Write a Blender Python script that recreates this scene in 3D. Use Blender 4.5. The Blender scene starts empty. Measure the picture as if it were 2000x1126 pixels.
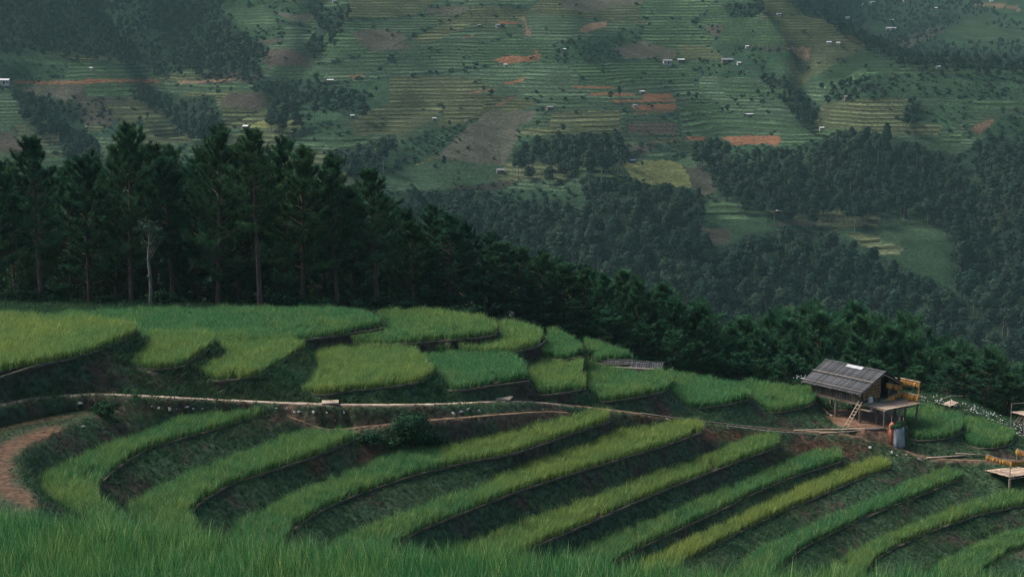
import bpy, math, random
import numpy as np
from mathutils import Vector, Matrix

# ------------------------------------------------------------------ camera, sky, sun, exposure
scene = bpy.context.scene
W, H, F = 2000.0, 1126.0, 3172.0
PITCH = math.radians(8.5)
SP, CP = math.sin(PITCH), math.cos(PITCH)
cam = bpy.data.cameras.new('camera')
cam_o = bpy.data.objects.new('camera', cam)
scene.collection.objects.link(cam_o)
cam_o.location = (0, 0, 0)
cam_o.rotation_euler = (math.radians(90) - PITCH, 0, 0)
cam.sensor_width = 36.0
cam.lens = 36.0 * F / W
cam.clip_start = 0.5
cam.clip_end = 6000
scene.camera = cam_o

SUN_EL, SUN_AZ = math.radians(48), math.radians(-70)      # azimuth from +Y towards +X
world = bpy.data.worlds.new('World')
scene.world = world
world.use_nodes = True
wn = world.node_tree
bg = wn.nodes['Background']
sky = wn.nodes.new('ShaderNodeTexSky')
sky.sky_type = 'NISHITA'
sky.sun_disc = False
sky.sun_elevation = SUN_EL
sky.sun_rotation = SUN_AZ
sky.air_density = 0.6
sky.dust_density = 3.0
sky.ozone_density = 1.5
wn.links.new(sky.outputs[0], bg.inputs[0])
bg.inputs[1].default_value = 0.065
sun = bpy.data.lights.new('sun', 'SUN')
sun.energy = 1.5
sun.angle = math.radians(25)
sun.color = (1.0, 0.96, 0.9)
sun_o = bpy.data.objects.new('sun', sun)
scene.collection.objects.link(sun_o)
sd = Vector((math.sin(SUN_AZ) * math.cos(SUN_EL), math.cos(SUN_AZ) * math.cos(SUN_EL), math.sin(SUN_EL)))
sun_o.rotation_euler = sd.to_track_quat('Z', 'Y').to_euler()
sun_o.location = (0, 0, 400)
vs = scene.view_settings
vs.view_transform = 'Standard'
vs.look = 'None'
vs.gamma = 1.0
vs.exposure = 1.85
vs.use_curve_mapping = False
HAZE_DENSITY = 0.00006
HAZE_COLOR = (0.50, 0.86, 0.84, 1)
cy = scene.cycles
cy.max_bounces = 5
cy.diffuse_bounces = 2
cy.glossy_bounces = 1
cy.transmission_bounces = 3
cy.transparent_max_bounces = 4
cy.volume_bounces = 0
cy.caustics_reflective = False
cy.caustics_refractive = False
cy.use_denoising = True
try:
    cy.denoiser = 'OPENIMAGEDENOISE'
    cy.denoising_input_passes = 'RGB_ALBEDO_NORMAL'
    cy.denoising_prefilter = 'NONE'
except Exception:
    pass
cy.use_adaptive_sampling = False

rng = np.random.default_rng(7)
random.seed(7)
COL = scene.collection

# ------------------------------------------------------------------ projection helpers (pixel of the photograph <-> place)
def ray(px, py):
    u = (px - W / 2) / F
    v = (H / 2 - py) / F
    return np.array([u, CP + SP * v, -SP + CP * v])

def at_z(px, py, z):
    d = ray(px, py)
    return d * (z / d[2])

def at_d(px, py, D):
    d = ray(px, py)
    return d * (D / d[1])

def project(P):
    P = np.asarray(P, float)
    x, y, z = P[..., 0], P[..., 1], P[..., 2]
    f = CP * y - SP * z
    up = SP * y + CP * z
    f = np.where(f < 1e-3, 1e-3, f)
    return W / 2 + F * x / f, H / 2 - F * up / f

def inside(X, Y, poly):
    poly = np.asarray(poly, float)
    r = np.zeros(np.shape(X), bool)
    n = len(poly)
    x0, y0 = poly[:, 0].min(), poly[:, 1].min()
    x1, y1 = poly[:, 0].max(), poly[:, 1].max()
    m = (X >= x0) & (X <= x1) & (Y >= y0) & (Y <= y1)
    if not m.any():
        return r
    xs, ys = X[m], Y[m]
    c = np.zeros(xs.shape, bool)
    j = n - 1
    for i in range(n):
        xi, yi = poly[i]
        xj, yj = poly[j]
        if yi != yj:
            c ^= ((yi > ys) != (yj > ys)) & (xs < (xj - xi) * (ys - yi) / (yj - yi) + xi)
        j = i
    r[m] = c
    return r

def smooth_line(pts, n=6):
    """Catmull-Rom through pts (any dimension)."""
    p = np.asarray(pts, float)
    p = np.vstack([2 * p[0] - p[1], p, 2 * p[-1] - p[-2]])
    out = []
    for i in range(1, len(p) - 2):
        for k in range(n):
            t = k / n
            a, b, c, d = p[i - 1], p[i], p[i + 1], p[i + 2]
            out.append(0.5 * (2 * b + (c - a) * t + (2 * a - 5 * b + 4 * c - d) * t * t + (3 * b - a - 3 * c + d) * t ** 3))
    out.append(p[-2])
    return np.array(out)

_perm = np.random.default_rng(3).integers(0, 2 ** 31, 65536).astype(np.int64)
def vnoise(x, y, seed=0):
    x = np.asarray(x, float); y = np.asarray(y, float)
    xi = np.floor(x).astype(np.int64); yi = np.floor(y).astype(np.int64)
    fx = x - xi; fy = y - yi
    fx = fx * fx * (3 - 2 * fx); fy = fy * fy * (3 - 2 * fy)
    def h(a, b):
        return (_perm[(a * 374761 + b * 668265 + seed * 9176) & 65535] & 0xFFFF) / 65535.0
    return (h(xi, yi) * (1 - fx) + h(xi + 1, yi) * fx) * (1 - fy) + (h(xi, yi + 1) * (1 - fx) + h(xi + 1, yi + 1) * fx) * fy

def fbm(x, y, seed=0, o=4):
    s = 0; a = 0.5; t = 0
    for k in range(o):
        s = s + a * vnoise(x * 2 ** k, y * 2 ** k, seed + k); t += a; a *= 0.5
    return s / t

# ------------------------------------------------------------------ objects and materials helpers
def mesh_np(name, V, faces_tri=None, faces=None):
    me = bpy.data.meshes.new(name)
    V = np.asarray(V, np.float32)
    if faces is not None:
        me.from_pydata([tuple(map(float, v)) for v in V], [], faces)
    else:
        Fa = np.asarray(faces_tri, np.int32)
        me.vertices.add(len(V)); me.vertices.foreach_set('co', V.ravel())
        k = Fa.shape[1]
        me.loops.add(Fa.size); me.loops.foreach_set('vertex_index', Fa.ravel())
        me.polygons.add(len(Fa))
        me.polygons.foreach_set('loop_start', np.arange(0, Fa.size, k, dtype=np.int32))
        me.polygons.foreach_set('loop_total', np.full(len(Fa), k, np.int32))
    me.update(calc_edges=True)
    me.validate()
    return me

def link(name, data, parent=None, mat=None, smooth=False):
    o = bpy.data.objects.new(name, data)
    COL.objects.link(o)
    if mat is not None and data is not None and len(data.materials) == 0:
        data.materials.append(mat)
    if smooth:
        data.polygons.foreach_set('use_smooth', np.ones(len(data.polygons), bool))
    if parent is not None:
        o.parent = parent
    return o

def tag(o, label, cat=None, group=None, kind=None):
    o['label'] = label
    if cat: o['category'] = cat
    if group: o['group'] = group
    if kind: o['kind'] = kind
    return o

def struct(o, label=None):
    o['kind'] = 'structure'
    if label: o['label'] = label
    return o

def empty(name, loc, label, cat, group=None, rotz=0.0, scale=1.0):
    o = bpy.data.objects.new(name, None)
    COL.objects.link(o)
    o.location = tuple(map(float, loc)); o.rotation_euler = (0, 0, rotz)
    o.scale = (scale,) * 3
    o.empty_display_size = 0.3
    tag(o, label, cat, group)
    return o

class MB:
    """collects boxes and tubes in world coordinates, built relative to an origin"""
    def __init__(s): s.v = []; s.f = []
    def box(s, c, a, b, d):
        c, a, b, d = [np.asarray(q, float) for q in (c, a, b, d)]
        n = len(s.v)
        for k in (-1, 1):
            for j in (-1, 1):
                for i in (-1, 1):
                    s.v.append(c + (i * a + j * b + k * d) / 2)
        for q in ((0, 2, 3, 1), (4, 5, 7, 6), (0, 1, 5, 4), (2, 6, 7, 3), (0, 4, 6, 2), (1, 3, 7, 5)):
            s.f.append(tuple(n + i for i in q))
        return s
    def beam(s, p0, p1, w, h, up=(0, 0, 1)):
        p0, p1 = np.asarray(p0, float), np.asarray(p1, float)
        d = p1 - p0; L = np.linalg.norm(d); dn = d / L
        up = np.asarray(up, float)
        if abs(dn @ up) > 0.95: up = np.array([0, 1.0, 0])
        side = np.cross(dn, up); side /= np.linalg.norm(side)
        u2 = np.cross(side, dn)
        return s.box((p0 + p1) / 2, d, side * w, u2 * h)
    def tube(s, pts, rad, n=6, cap=True):
        pts = np.asarray(pts, float)
        rad = np.broadcast_to(np.asarray(rad, float), (len(pts),))
        base = len(s.v)
        for i, p in enumerate(pts):
            d = pts[min(i + 1, len(pts) - 1)] - pts[max(i - 1, 0)]
            d = d / (np.linalg.norm(d) + 1e-9)
            up = np.array([0, 0, 1.0]) if abs(d[2]) < 0.9 else np.array([1.0, 0, 0])
            a = np.cross(d, up); a /= np.linalg.norm(a); b = np.cross(d, a)
            for k in range(n):
                t = 2 * math.pi * k / n
                s.v.append(p + rad[i] * (math.cos(t) * a + math.sin(t) * b))
        for i in range(len(pts) - 1):
            for k in range(n):
                s.f.append((base + i * n + k, base + i * n + (k + 1) % n, base + (i + 1) * n + (k + 1) % n, base + (i + 1) * n + k))
        if cap:
            s.f.append(tuple(base + k for k in range(n))[::-1])
            s.f.append(tuple(base + (len(pts) - 1) * n + k for k in range(n)))
        return s
    def poly(s, pts):
        n = len(s.v); s.v += [np.asarray(p, float) for p in pts]
        s.f.append(tuple(range(n, n + len(pts)))); return s
    def mesh(s, name, org=(0, 0, 0)):
        me = bpy.data.meshes.new(name)
        org = np.asarray(org, float)
        me.from_pydata([tuple(map(float, np.asarray(v) - org)) for v in s.v], [], s.f)
        me.update()
        return me
    def build(s, name, mat, parent=None, org=None, smooth=False):
        if org is None:
            org = np.array(parent.location) if parent is not None else np.zeros(3)
            if parent is not None and parent.parent is not None:
                org = org + np.array(parent.parent.location)
        return link(name, s.mesh(name, org), parent, mat, smooth)

def new_mat(name):
    m = bpy.data.materials.new(name)
    m.use_nodes = True
    nt = m.node_tree
    b = nt.nodes['Principled BSDF']
    b.inputs['Roughness'].default_value = 0.85
    b.inputs['Specular IOR Level'].default_value = 0.15
    return m, nt, b

def N(nt, t, **kw):
    n = nt.nodes.new(t)
    for k, v in kw.items():
        setattr(n, k, v)
    return n

def noisy(name, c1, c2, scale=3.0, rough=0.85, bump=0.0, c3=None, stretch=None, detail=4, spec=0.15, rand=0.0, metal=0.0, lo=0.35, hi=0.65):
    """two or three colours mixed by noise in object space, with relief and a random tone for each object"""
    m, nt, b = new_mat(name)
    L = nt.links
    tc = N(nt, 'ShaderNodeTexCoord')
    mp = N(nt, 'ShaderNodeMapping')
    if stretch: mp.inputs['Scale'].default_value = stretch
    L.new(tc.outputs['Object'], mp.inputs[0])
    no = N(nt, 'ShaderNodeTexNoise'); no.inputs['Scale'].default_value = scale; no.inputs['Detail'].default_value = detail
    L.new(mp.outputs[0], no.inputs[0])
    cr = N(nt, 'ShaderNodeValToRGB')
    cr.color_ramp.elements[0].position = lo; cr.color_ramp.elements[0].color = (*c1, 1)
    cr.color_ramp.elements[1].position = hi; cr.color_ramp.elements[1].color = (*c2, 1)
    if c3:
        e = cr.color_ramp.elements.new(min(0.98, hi + 0.12)); e.color = (*c3, 1)
    L.new(no.outputs[0], cr.inputs[0])
    out = cr.outputs[0]
    if rand:
        oi = N(nt, 'ShaderNodeObjectInfo')
        mr = N(nt, 'ShaderNodeMapRange'); mr.inputs[3].default_value = 1 - rand; mr.inputs[4].default_value = 1 + rand
        L.new(oi.outputs['Random'], mr.inputs[0])
        mx = N(nt, 'ShaderNodeVectorMath', operation='SCALE')
        L.new(out, mx.inputs[0]); L.new(mr.outputs[0], mx.inputs['Scale'])
        out = mx.outputs[0]
    L.new(out, b.inputs['Base Color'])
    b.inputs['Roughness'].default_value = rough
    b.inputs['Specular IOR Level'].default_value = spec
    b.inputs['Metallic'].default_value = metal
    if bump:
        bp = N(nt, 'ShaderNodeBump'); bp.inputs['Strength'].default_value = bump; bp.inputs['Distance'].default_value = 0.05
        L.new(no.outputs[0], bp.inputs['Height']); L.new(bp.outputs[0], b.inputs['Normal'])
    return m

def leafy(name, ca, cb, attr=None, transl=0.25, rand=0.35, ctip=None):
    """leaf material: tone from the 'tint' value of each scattered plant (or random for each object) plus a leaf-to-leaf shift"""
    m, nt, b = new_mat(name)
    L = nt.links
    if attr:
        at = N(nt, 'ShaderNodeAttribute', attribute_type='INSTANCER', attribute_name=attr)
        fac = at.outputs['Fac']
    else:
        oi = N(nt, 'ShaderNodeObjectInfo'); fac = oi.outputs['Random']
    mix = N(nt, 'ShaderNodeMix', data_type='RGBA')
    mix.inputs[6].default_value = (*ca, 1); mix.inputs[7].default_value = (*cb, 1)
    L.new(fac, mix.inputs[0])
    out = mix.outputs[2]
    lv = N(nt, 'ShaderNodeAttribute', attribute_name='leaf')      # leaf-to-leaf tone stored on the mesh
    if ctip:
        m2 = N(nt, 'ShaderNodeMix', data_type='RGBA'); m2.inputs[7].default_value = (*ctip, 1)
        mr0 = N(nt, 'ShaderNodeMapRange'); mr0.inputs[1].default_value = 0.8; mr0.inputs[2].default_value = 1.0; mr0.inputs[4].default_value = 0.8
        L.new(lv.outputs['Fac'], mr0.inputs[0]); L.new(mr0.outputs[0], m2.inputs[0]); L.new(out, m2.inputs[6])
        out = m2.outputs[2]
    mr = N(nt, 'ShaderNodeMapRange'); mr.inputs[3].default_value = 1 - rand; mr.inputs[4].default_value = 1 + rand
    L.new(lv.outputs['Fac'], mr.inputs[0])
    sc = N(nt, 'ShaderNodeVectorMath', operation='SCALE')
    L.new(out, sc.inputs[0]); L.new(mr.outputs[0], sc.inputs['Scale'])
    L.new(sc.outputs[0], b.inputs['Base Color'])
    b.inputs['Roughness'].default_value = 0.8
    b.inputs['Specular IOR Level'].default_value = 0.05
    if transl:
        tr = N(nt, 'ShaderNodeBsdfTranslucent'); L.new(sc.outputs[0], tr.inputs[0])
        ms = N(nt, 'ShaderNodeMixShader'); ms.inputs[0].default_value = transl
        L.new(b.outputs[0], ms.inputs[1]); L.new(tr.outputs[0], ms.inputs[2])
        L.new(ms.outputs[0], nt.nodes['Material Output'].inputs['Surface'])
    return m

def leaf_attr(me, vals):
    a = me.attributes.new('leaf', 'FLOAT', 'POINT')
    a.data.foreach_set('value', np.asarray(vals, np.float32))

def scatter(name, P, rot, scl, var, tint, sources, mat_slot=None):
    """one object whose points carry plants (geometry nodes); the plants themselves are meshes, not objects of the scene"""
    me = bpy.data.meshes.new(name)
    P = np.asarray(P, np.float32)
    n = len(P)
    me.vertices.add(n); me.vertices.foreach_set('co', P.ravel())
    def attr(nm, typ, data, key='value'):
        a = me.attributes.new(nm, typ, 'POINT'); a.data.foreach_set(key, data)
    attr('rot', 'FLOAT_VECTOR', np.asarray(rot, np.float32).ravel(), 'vector')
    s = np.asarray(scl, np.float32)
    if s.ndim == 1: s = np.repeat(s[:, None], 3, 1)
    attr('scl', 'FLOAT_VECTOR', s.ravel(), 'vector')
    attr('var', 'INT', np.asarray(var, np.int32))
    attr('tint', 'FLOAT', np.asarray(tint, np.float32))
    o = link(name, me)
    key = 'scatter_' + '_'.join(x.name for x in sources)
    ng = bpy.data.node_groups.get(key[:60])
    if ng is None:
        ng = bpy.data.node_groups.new(key[:60], 'GeometryNodeTree')
        ng.interface.new_socket('Geometry', in_out='INPUT', socket_type='NodeSocketGeometry')
        ng.interface.new_socket('Geometry', in_out='OUTPUT', socket_type='NodeSocketGeometry')
        gi = ng.nodes.new('NodeGroupInput'); go = ng.nodes.new('NodeGroupOutput')
        g2i = ng.nodes.new('GeometryNodeGeometryToInstance')
        for src in sources:
            oi = ng.nodes.new('GeometryNodeObjectInfo'); oi.inputs['Object'].default_value = src
            oi.inputs['As Instance'].default_value = False
            ng.links.new(oi.outputs['Geometry'], g2i.inputs[0])
        iop = ng.nodes.new('GeometryNodeInstanceOnPoints')
        ng.links.new(gi.outputs[0], iop.inputs['Points'])
        ng.links.new(g2i.outputs[0], iop.inputs['Instance'])
        iop.inputs['Pick Instance'].default_value = True
        for nm, typ, sock in (('var', 'INT', 'Instance Index'), ('rot', 'FLOAT_VECTOR', 'Rotation'), ('scl', 'FLOAT_VECTOR', 'Scale')):
            na = ng.nodes.new('GeometryNodeInputNamedAttribute'); na.data_type = typ; na.inputs[0].default_value = nm
            ng.links.new(na.outputs[0], iop.inputs[sock])
        ng.links.new(iop.outputs[0], go.inputs[0])
    md = o.modifiers.new('scatter', 'NODES'); md.node_group = ng
    return o
# ------------------------------------------------------------------ the near hill: terraces traced as level fields, banks between them
# (name, level, leaf height used at the back edge, front edge on the ground, back edge at leaf height, tint base, tint spread, label)
FIELDS = [
 ('S1', -23.5, .15, [(300,1055),(235,1015),(195,985),(188,962),(205,932),(270,885),(340,860),(420,838),(480,820),(525,810)],
  [(520,796),(470,797),(420,803),(370,818),(300,843),(240,866),(180,890),(120,918),(78,940),(90,975),(150,1005),(215,1045)], .42, 'curved green rice strip nearest the bare orange yard'),
 ('S2', -25.0, .15, [(400,1075),(376,1028),(372,1005),(385,985),(440,950),(500,928),(560,908),(600,895),(640,880),(692,858)],
  [(684,838),(640,840),(590,848),(540,866),(480,890),(400,920),(330,948),(270,985),(252,1005),(320,1065)], .45, 'curved green rice strip second from the bare yard, ending left of the round bush'),
 ('S3', -26.6, .15, [(540,1080),(570,1035),(620,1000),(680,972),(740,950),(800,930),(880,909),(940,897),(1000,885),(1060,866),(1110,848),(1190,822)],
  [(1182,806),(1130,808),(1080,822),(1000,845),(930,866),(860,880),(800,890),(740,905),(715,920),(640,945),(560,980),(500,1010),(455,1035),(450,1078)], .5, 'rice strip turning from green to yellow just below the round bush'),
 ('S4', -28.0, .15, [(740,1095),(800,1045),(860,1018),(940,986),(1000,962),(1060,942),(1130,920),(1200,899),(1290,872),(1372,843)],
  [(1365,826),(1300,827),(1240,842),(1200,853),(1120,882),(1050,905),(980,932),(960,950),(880,975),(800,1005),(720,1035),(660,1060),(640,1092)], .62, 'light green rice strip fourth from the bare yard, with a step at its middle'),
 ('S5', -29.8, .15, [(960,1115),(1040,1068),(1100,1042),(1200,997),(1300,955),(1400,916),(1460,893),(1520,872)],
  [(1515,856),(1470,858),(1420,878),(1330,915),(1260,940),(1200,962),(1100,1000),(1000,1032),(920,1062),(860,1090),(840,1112)], .66, 'long yellow green rice strip fifth from the bare yard'),
 ('S6', -31.3, .15, [(1160,1128),(1220,1085),(1300,1045),(1400,998),(1500,950),(1580,920),(1645,900)],
  [(1638,882),(1600,882),(1540,905),(1460,940),(1400,966),(1300,1012),(1200,1052),(1120,1085),(1060,1125)], .3, 'long deep green rice strip above the yellowest strip'),
 ('S7', -32.2, .15, [(1290,1128),(1350,1090),(1400,1062),(1450,1035),(1520,1002),(1600,968),(1670,938),(1738,914)],
  [(1732,901),(1690,905),(1640,922),(1600,942),(1500,988),(1400,1035),(1330,1068),(1270,1095),(1230,1128)], .95, 'yellowest long rice strip of the lower slope'),
 ('S8', -33.1, .15, [(1500,1128),(1560,1075),(1600,1052),(1700,1005),(1800,965),(1850,945),(1878,935)],
  [(1874,922),(1840,923),(1790,942),(1700,980),(1600,1024),(1530,1058),(1470,1085),(1430,1128)], .22, 'long deep green rice strip just below the yellowest strip'),
 ('S9', -34.2, .15, [(1680,1130),(1720,1085),(1800,1045),(1900,1008),(2000,985),(2120,955)],
  [(2120,930),(2000,958),(1950,970),(1900,985),(1800,1022),(1700,1065),(1650,1090),(1610,1130)], .5, 'rice strip running under the corn drying platform at the right edge'),
 ('S10', -35.4, .15, [(1900,1130),(1960,1085),(2000,1070),(2120,1030)],
  [(2120,1000),(2000,1034),(1940,1055),(1880,1080),(1830,1110),(1820,1130)], .48, 'lowest rice strip in the bottom right corner'),
 ('U1', -19.2, .40, [(-200,785),(-60,748),(0,735),(60,716),(150,696),(230,668),(268,650)],
  [(262,636),(240,628),(180,620),(100,616),(0,613),(-200,611)], .68, 'yellowish rice terrace at the left edge above the scrubby bank'),
 ('U2', -20.6, .40, [(254,716),(300,720),(348,716),(372,702),(400,685),(415,674)],
  [(420,655),(380,642),(330,638),(285,640),(300,664),(270,692)], .56, 'small bright rice terrace just right of the left edge terrace'),
 ('U3', -21.6, .40, [(387,731),(426,743),(480,738),(508,731),(551,706),(586,684)],
  [(596,668),(540,652),(470,648),(430,652),(436,682),(445,692),(400,716)], .58, 'second small bright rice terrace, between two dark earth banks'),
 ('U4', -22.8, .40, [(590,766),(640,770),(671,764),(742,757),(813,747),(845,731)],
  [(843,712),(806,682),(740,668),(690,660),(640,655),(606,664),(615,690),(625,715),(605,745)], .66, 'rounded yellow green rice terrace right above the concrete path slab'),
 ('U5', -23.6, .40, [(868,748),(884,762),(955,753),(1032,743)],
  [(1024,712),(1004,694),(960,684),(900,678),(830,676),(815,684),(850,715),(862,735)], .16, 'dark green rice terrace right of the rounded yellow green one'),
 ('U6', -24.9, .40, [(1046,762),(1056,770),(1097,767),(1143,759)],
  [(1134,722),(1134,698),(1080,688),(1010,690),(998,698),(1030,718),(1038,740)], .45, 'narrow rice terrace between the dark green one and the sunken barn roof'),
 ('U7', -26.0, .40, [(1158,775),(1172,783),(1200,782),(1253,773),(1304,762)],
  [(1302,742),(1294,724),(1240,714),(1180,706),(1138,700),(1145,740),(1150,760)], .34, 'green rice terrace in front of the sunken barn roof'),
 ('U8', -27.7, .40, [(1318,780),(1344,797),(1413,790),(1466,778)],
  [(1462,762),(1440,750),(1390,739),(1330,728),(1302,726),(1305,745),(1310,765)], .26, 'green rice terrace midway between the barn roof and the stilt hut'),
 ('U9', -28.9, .40, [(1485,795),(1512,805),(1573,794),(1590,785)],
  [(1592,765),(1590,758),(1540,753),(1470,744),(1445,744),(1468,759),(1476,780)], .28, 'green rice terrace right beside the stilt hut'),
 ('V1', -21.5, .40, [(150,650),(250,668),(300,682),(400,680),(450,672),(560,668),(620,660),(690,650),(748,641)],
  [(745,630),(720,612),(680,604),(560,602),(300,604),(140,610),(110,618)], .2, 'long green rice terrace along the foot of the pines'),
 ('V2', -22.3, .40, [(575,666),(640,671),(682,670),(742,674),(813,669),(884,663),(955,656),(971,645)],
  [(970,632),(940,620),(880,608),(800,605),(735,611),(757,628),(760,642),(700,653),(645,657),(580,661)], .5, 'broad olive rice terrace behind the rounded yellow green one'),
 ('V3', -23.2, .40, [(863,684),(920,690),(991,688),(1044,677),(1066,663)],
  [(1060,645),(1030,633),(985,625),(977,640),(980,654),(950,670),(880,678),(845,681)], .52, 'olive rice terrace stepping down right of the broad one'),
 ('V4', -24.3, .40, [(1042,692),(1100,702),(1142,690)],
  [(1130,668),(1110,655),(1075,641),(1070,655),(1072,670),(1048,686)], .3, 'small green rice terrace on the shoulder of the hill'),
 ('V5', -25.5, .40, [(1150,704),(1185,711),(1250,711)],
  [(1262,702),(1220,685),(1170,668),(1142,660),(1152,680),(1158,695)], .36, 'last green rice terrace behind the sunken barn roof'),
 ('W1', -31.0, .40, [(1770,835),(1781,856),(1816,859),(1852,854),(1876,843)],
  [(1880,825),(1870,808),(1837,799),(1800,790),(1780,795),(1768,815)], .2, 'dark green rice patch just right of the stilt hut'),
 ('W2', -31.7, .40, [(1885,858),(1890,868),(1925,875),(1969,868),(1984,853)],
  [(1981,842),(1954,830),(1910,818),(1884,814),(1888,835)], .26, 'green rice patch bordering the white flowers'),
]
FG_Z = -8.95
FG_FAR = [(-260,955),(-100,968),(0,978),(200,1000),(400,1024),(600,1043),(800,1052),(1000,1060),(1300,1084),(1600,1096),(2000,1106),(2260,1112)]

def field_poly(front, back, z, h):
    a = np.array([at_z(x, y, z)[:2] for x, y in smooth_line(front, 5)])
    b = np.array([at_z(x, y, z + h)[:2] for x, y in smooth_line(back, 5)])
    return np.vstack([a, b])

PATH = [(-150,815,-20.6),(0,790,-20.9),(60,779,-21.0),(120,773,-21.1),(200,770,-21.3),(300,774,-21.8),(400,779,-22.3),(525,785,-22.9),(640,789,-23.25),(760,790,-23.6),
        (880,788,-24.1),(985,783,-24.7),(1060,786,-25.3),(1120,792,-25.8),(1185,800,-26.3),(1250,808,-26.9),(1330,818,-27.7),(1400,827,-28.5),(1480,836,-29.3),(1560,842,-30.0),(1640,845,-30.3)]
TRAIL = [(560,812,-23.7),(640,838,-24.6),(715,833,-24.6),(780,826,-24.6),(860,819,-24.65),(960,811,-24.95),(1060,804,-25.6),(1110,806,-26.0)]
TRAIL2 = [(1640,847,-30.3),(1700,858,-30.9),(1760,876,-31.6),(1810,893,-32.0),(1900,899,-32.3),(2000,900,-32.5),(2100,900,-32.6)]
YARD = (-21.9, [(-200,1000),(-200,850),(-60,836),(0,830),(60,818),(110,807),(160,800),(213,799),(142,831),(89,856),(53,877),(39,901),(45,930),(60,950),(80,985),(60,1010)])
HUTYARD = (-30.1, [(1602,803),(1640,799),(1740,800),(1766,815),(1772,830),(1745,838),(1680,839),(1632,829),(1608,814)])

def ax(segs):
    out = [segs[0][0]]
    for a, b, s in segs:
        n = max(1, int(round((b - a) / s)))
        out += list(np.linspace(a, b, n + 1)[1:])
    return np.array(out)
GX = ax([(-95, -46, 3.0), (-46, 46, 0.22), (46, 95, 3.0)])
GY = ax([(8, 30, 0.7), (30, 76, 1.0), (76, 138, 0.22), (138, 160, 0.7), (160, 222, 1.6)])
XX, YY = np.meshgrid(GX, GY)
ZC = np.full(XX.shape, np.nan)
KIND = np.zeros(XX.shape, np.int8)       # 0 bank, 1 field, 2 bare yard, 3 under the path, 4 trail

def set_poly(poly, z, kind):
    m = inside(XX, YY, poly)
    ZC[m] = z; KIND[m] = kind

def set_line(pts, width, kind, fixed=True):
    """pts: (x, y, z) world points; pins the ground along a band"""
    p = smooth_line(pts, 8)
    best = np.full(XX.shape, 1e9); zz = np.zeros(XX.shape)
    for a, b in zip(p[:-1], p[1:]):
        x0, x1 = min(a[0], b[0]) - width, max(a[0], b[0]) + width
        y0, y1 = min(a[1], b[1]) - width, max(a[1], b[1]) + width
        i0, i1 = np.searchsorted(GY, [y0, y1]); j0, j1 = np.searchsorted(GX, [x0, x1])
        if i1 <= i0 or j1 <= j0: continue
        sx, sy = XX[i0:i1, j0:j1], YY[i0:i1, j0:j1]
        d = b[:2] - a[:2]; L2 = d @ d + 1e-9
        t = np.clip(((sx - a[0]) * d[0] + (sy - a[1]) * d[1]) / L2, 0, 1)
        q = np.hypot(sx - a[0] - t * d[0], sy - a[1] - t * d[1])
        z = a[2] + t * (b[2] - a[2])
        k = q < best[i0:i1, j0:j1]
        best[i0:i1, j0:j1][k] = q[k]; zz[i0:i1, j0:j1][k] = z[k]
    m = best <= width / 2
    ZC[m] = zz[m]
    if kind is not None: KIND[m] = kind

def pix_line(l): return [tuple(at_z(x, y, z)) for x, y, z in l]
# the far side of the hill, falling into the valley
rim = [(-700,138,-20.5),(-200,138,-21.6),(0,138,-21.9),(300,138,-22.1),(600,138,-22.5),(800,142,-23.5),(1000,144,-25.5),(1150,144,-27.5),(1260,143,-28.5),(1400,141,-29.5),(1500,141,-30.2),(1600,143,-31),(1700,145,-31.2),
       (1790,144,-31.1),(1850,144,-31.3),(1900,144,-31.8),(1960,142,-32.5),(2000,142,-33),(2150,140,-34.5),(2600,140,-40)]
rw = [((p - 1000) / F * D, D, z) for p, D, z in rim]
set_line(rw, 1.6, None)
set_line([(x * 1.12, D + 18, z - 8 - max(0, x) * .06) for x, D, z in rw], 2.0, None)
set_line([(x * 1.25, D + 46, z - 26 - max(0, x) * .1) for x, D, z in rw], 3.2, None)
ZC[-1, :] = -88; ZC[-2, :] = -86
# the slope under the photographer
for X in np.linspace(-90, 90, 40):
    for D, z in ((31.5, -13.5), (36, -17.0), (46, -22.0), (58, -26.0)):
        i = np.searchsorted(GY, D); j = np.searchsorted(GX, X)
        ZC[min(i, len(GY) - 1), max(0, j - 3):min(j + 12, len(GX))] = z + (-5.5 * (X / 40) if X > 0 else 0) * (D - 26) / 32
FG_POLY = np.vstack([np.array([at_z(x, y, FG_Z + .85)[:2] for x, y in smooth_line(FG_FAR, 6)]), [[22, 15], [-22, 15]]])
set_poly(FG_POLY + [[0, 0]], FG_Z, 1)
ZC[:4, :] = FG_Z
set_poly([at_z(x, y, YARD[0])[:2] for x, y in YARD[1]], YARD[0], 2)
POLYS = {}
for nm, z, h, fr, bk, tint, lab in FIELDS:
    POLYS[nm] = field_poly(fr, bk, z, h)
    set_poly(POLYS[nm], z, 1)
set_line(pix_line(PATH), 1.7, 0)
set_line(pix_line(PATH), .95, 3)
set_line(pix_line(TRAIL), 0.7, 4)
set_line(pix_line(TRAIL2), 0.8, 4)
set_poly([at_z(x, y, HUTYARD[0])[:2] for x, y in HUTYARD[1]], HUTYARD[0], 2)

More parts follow.
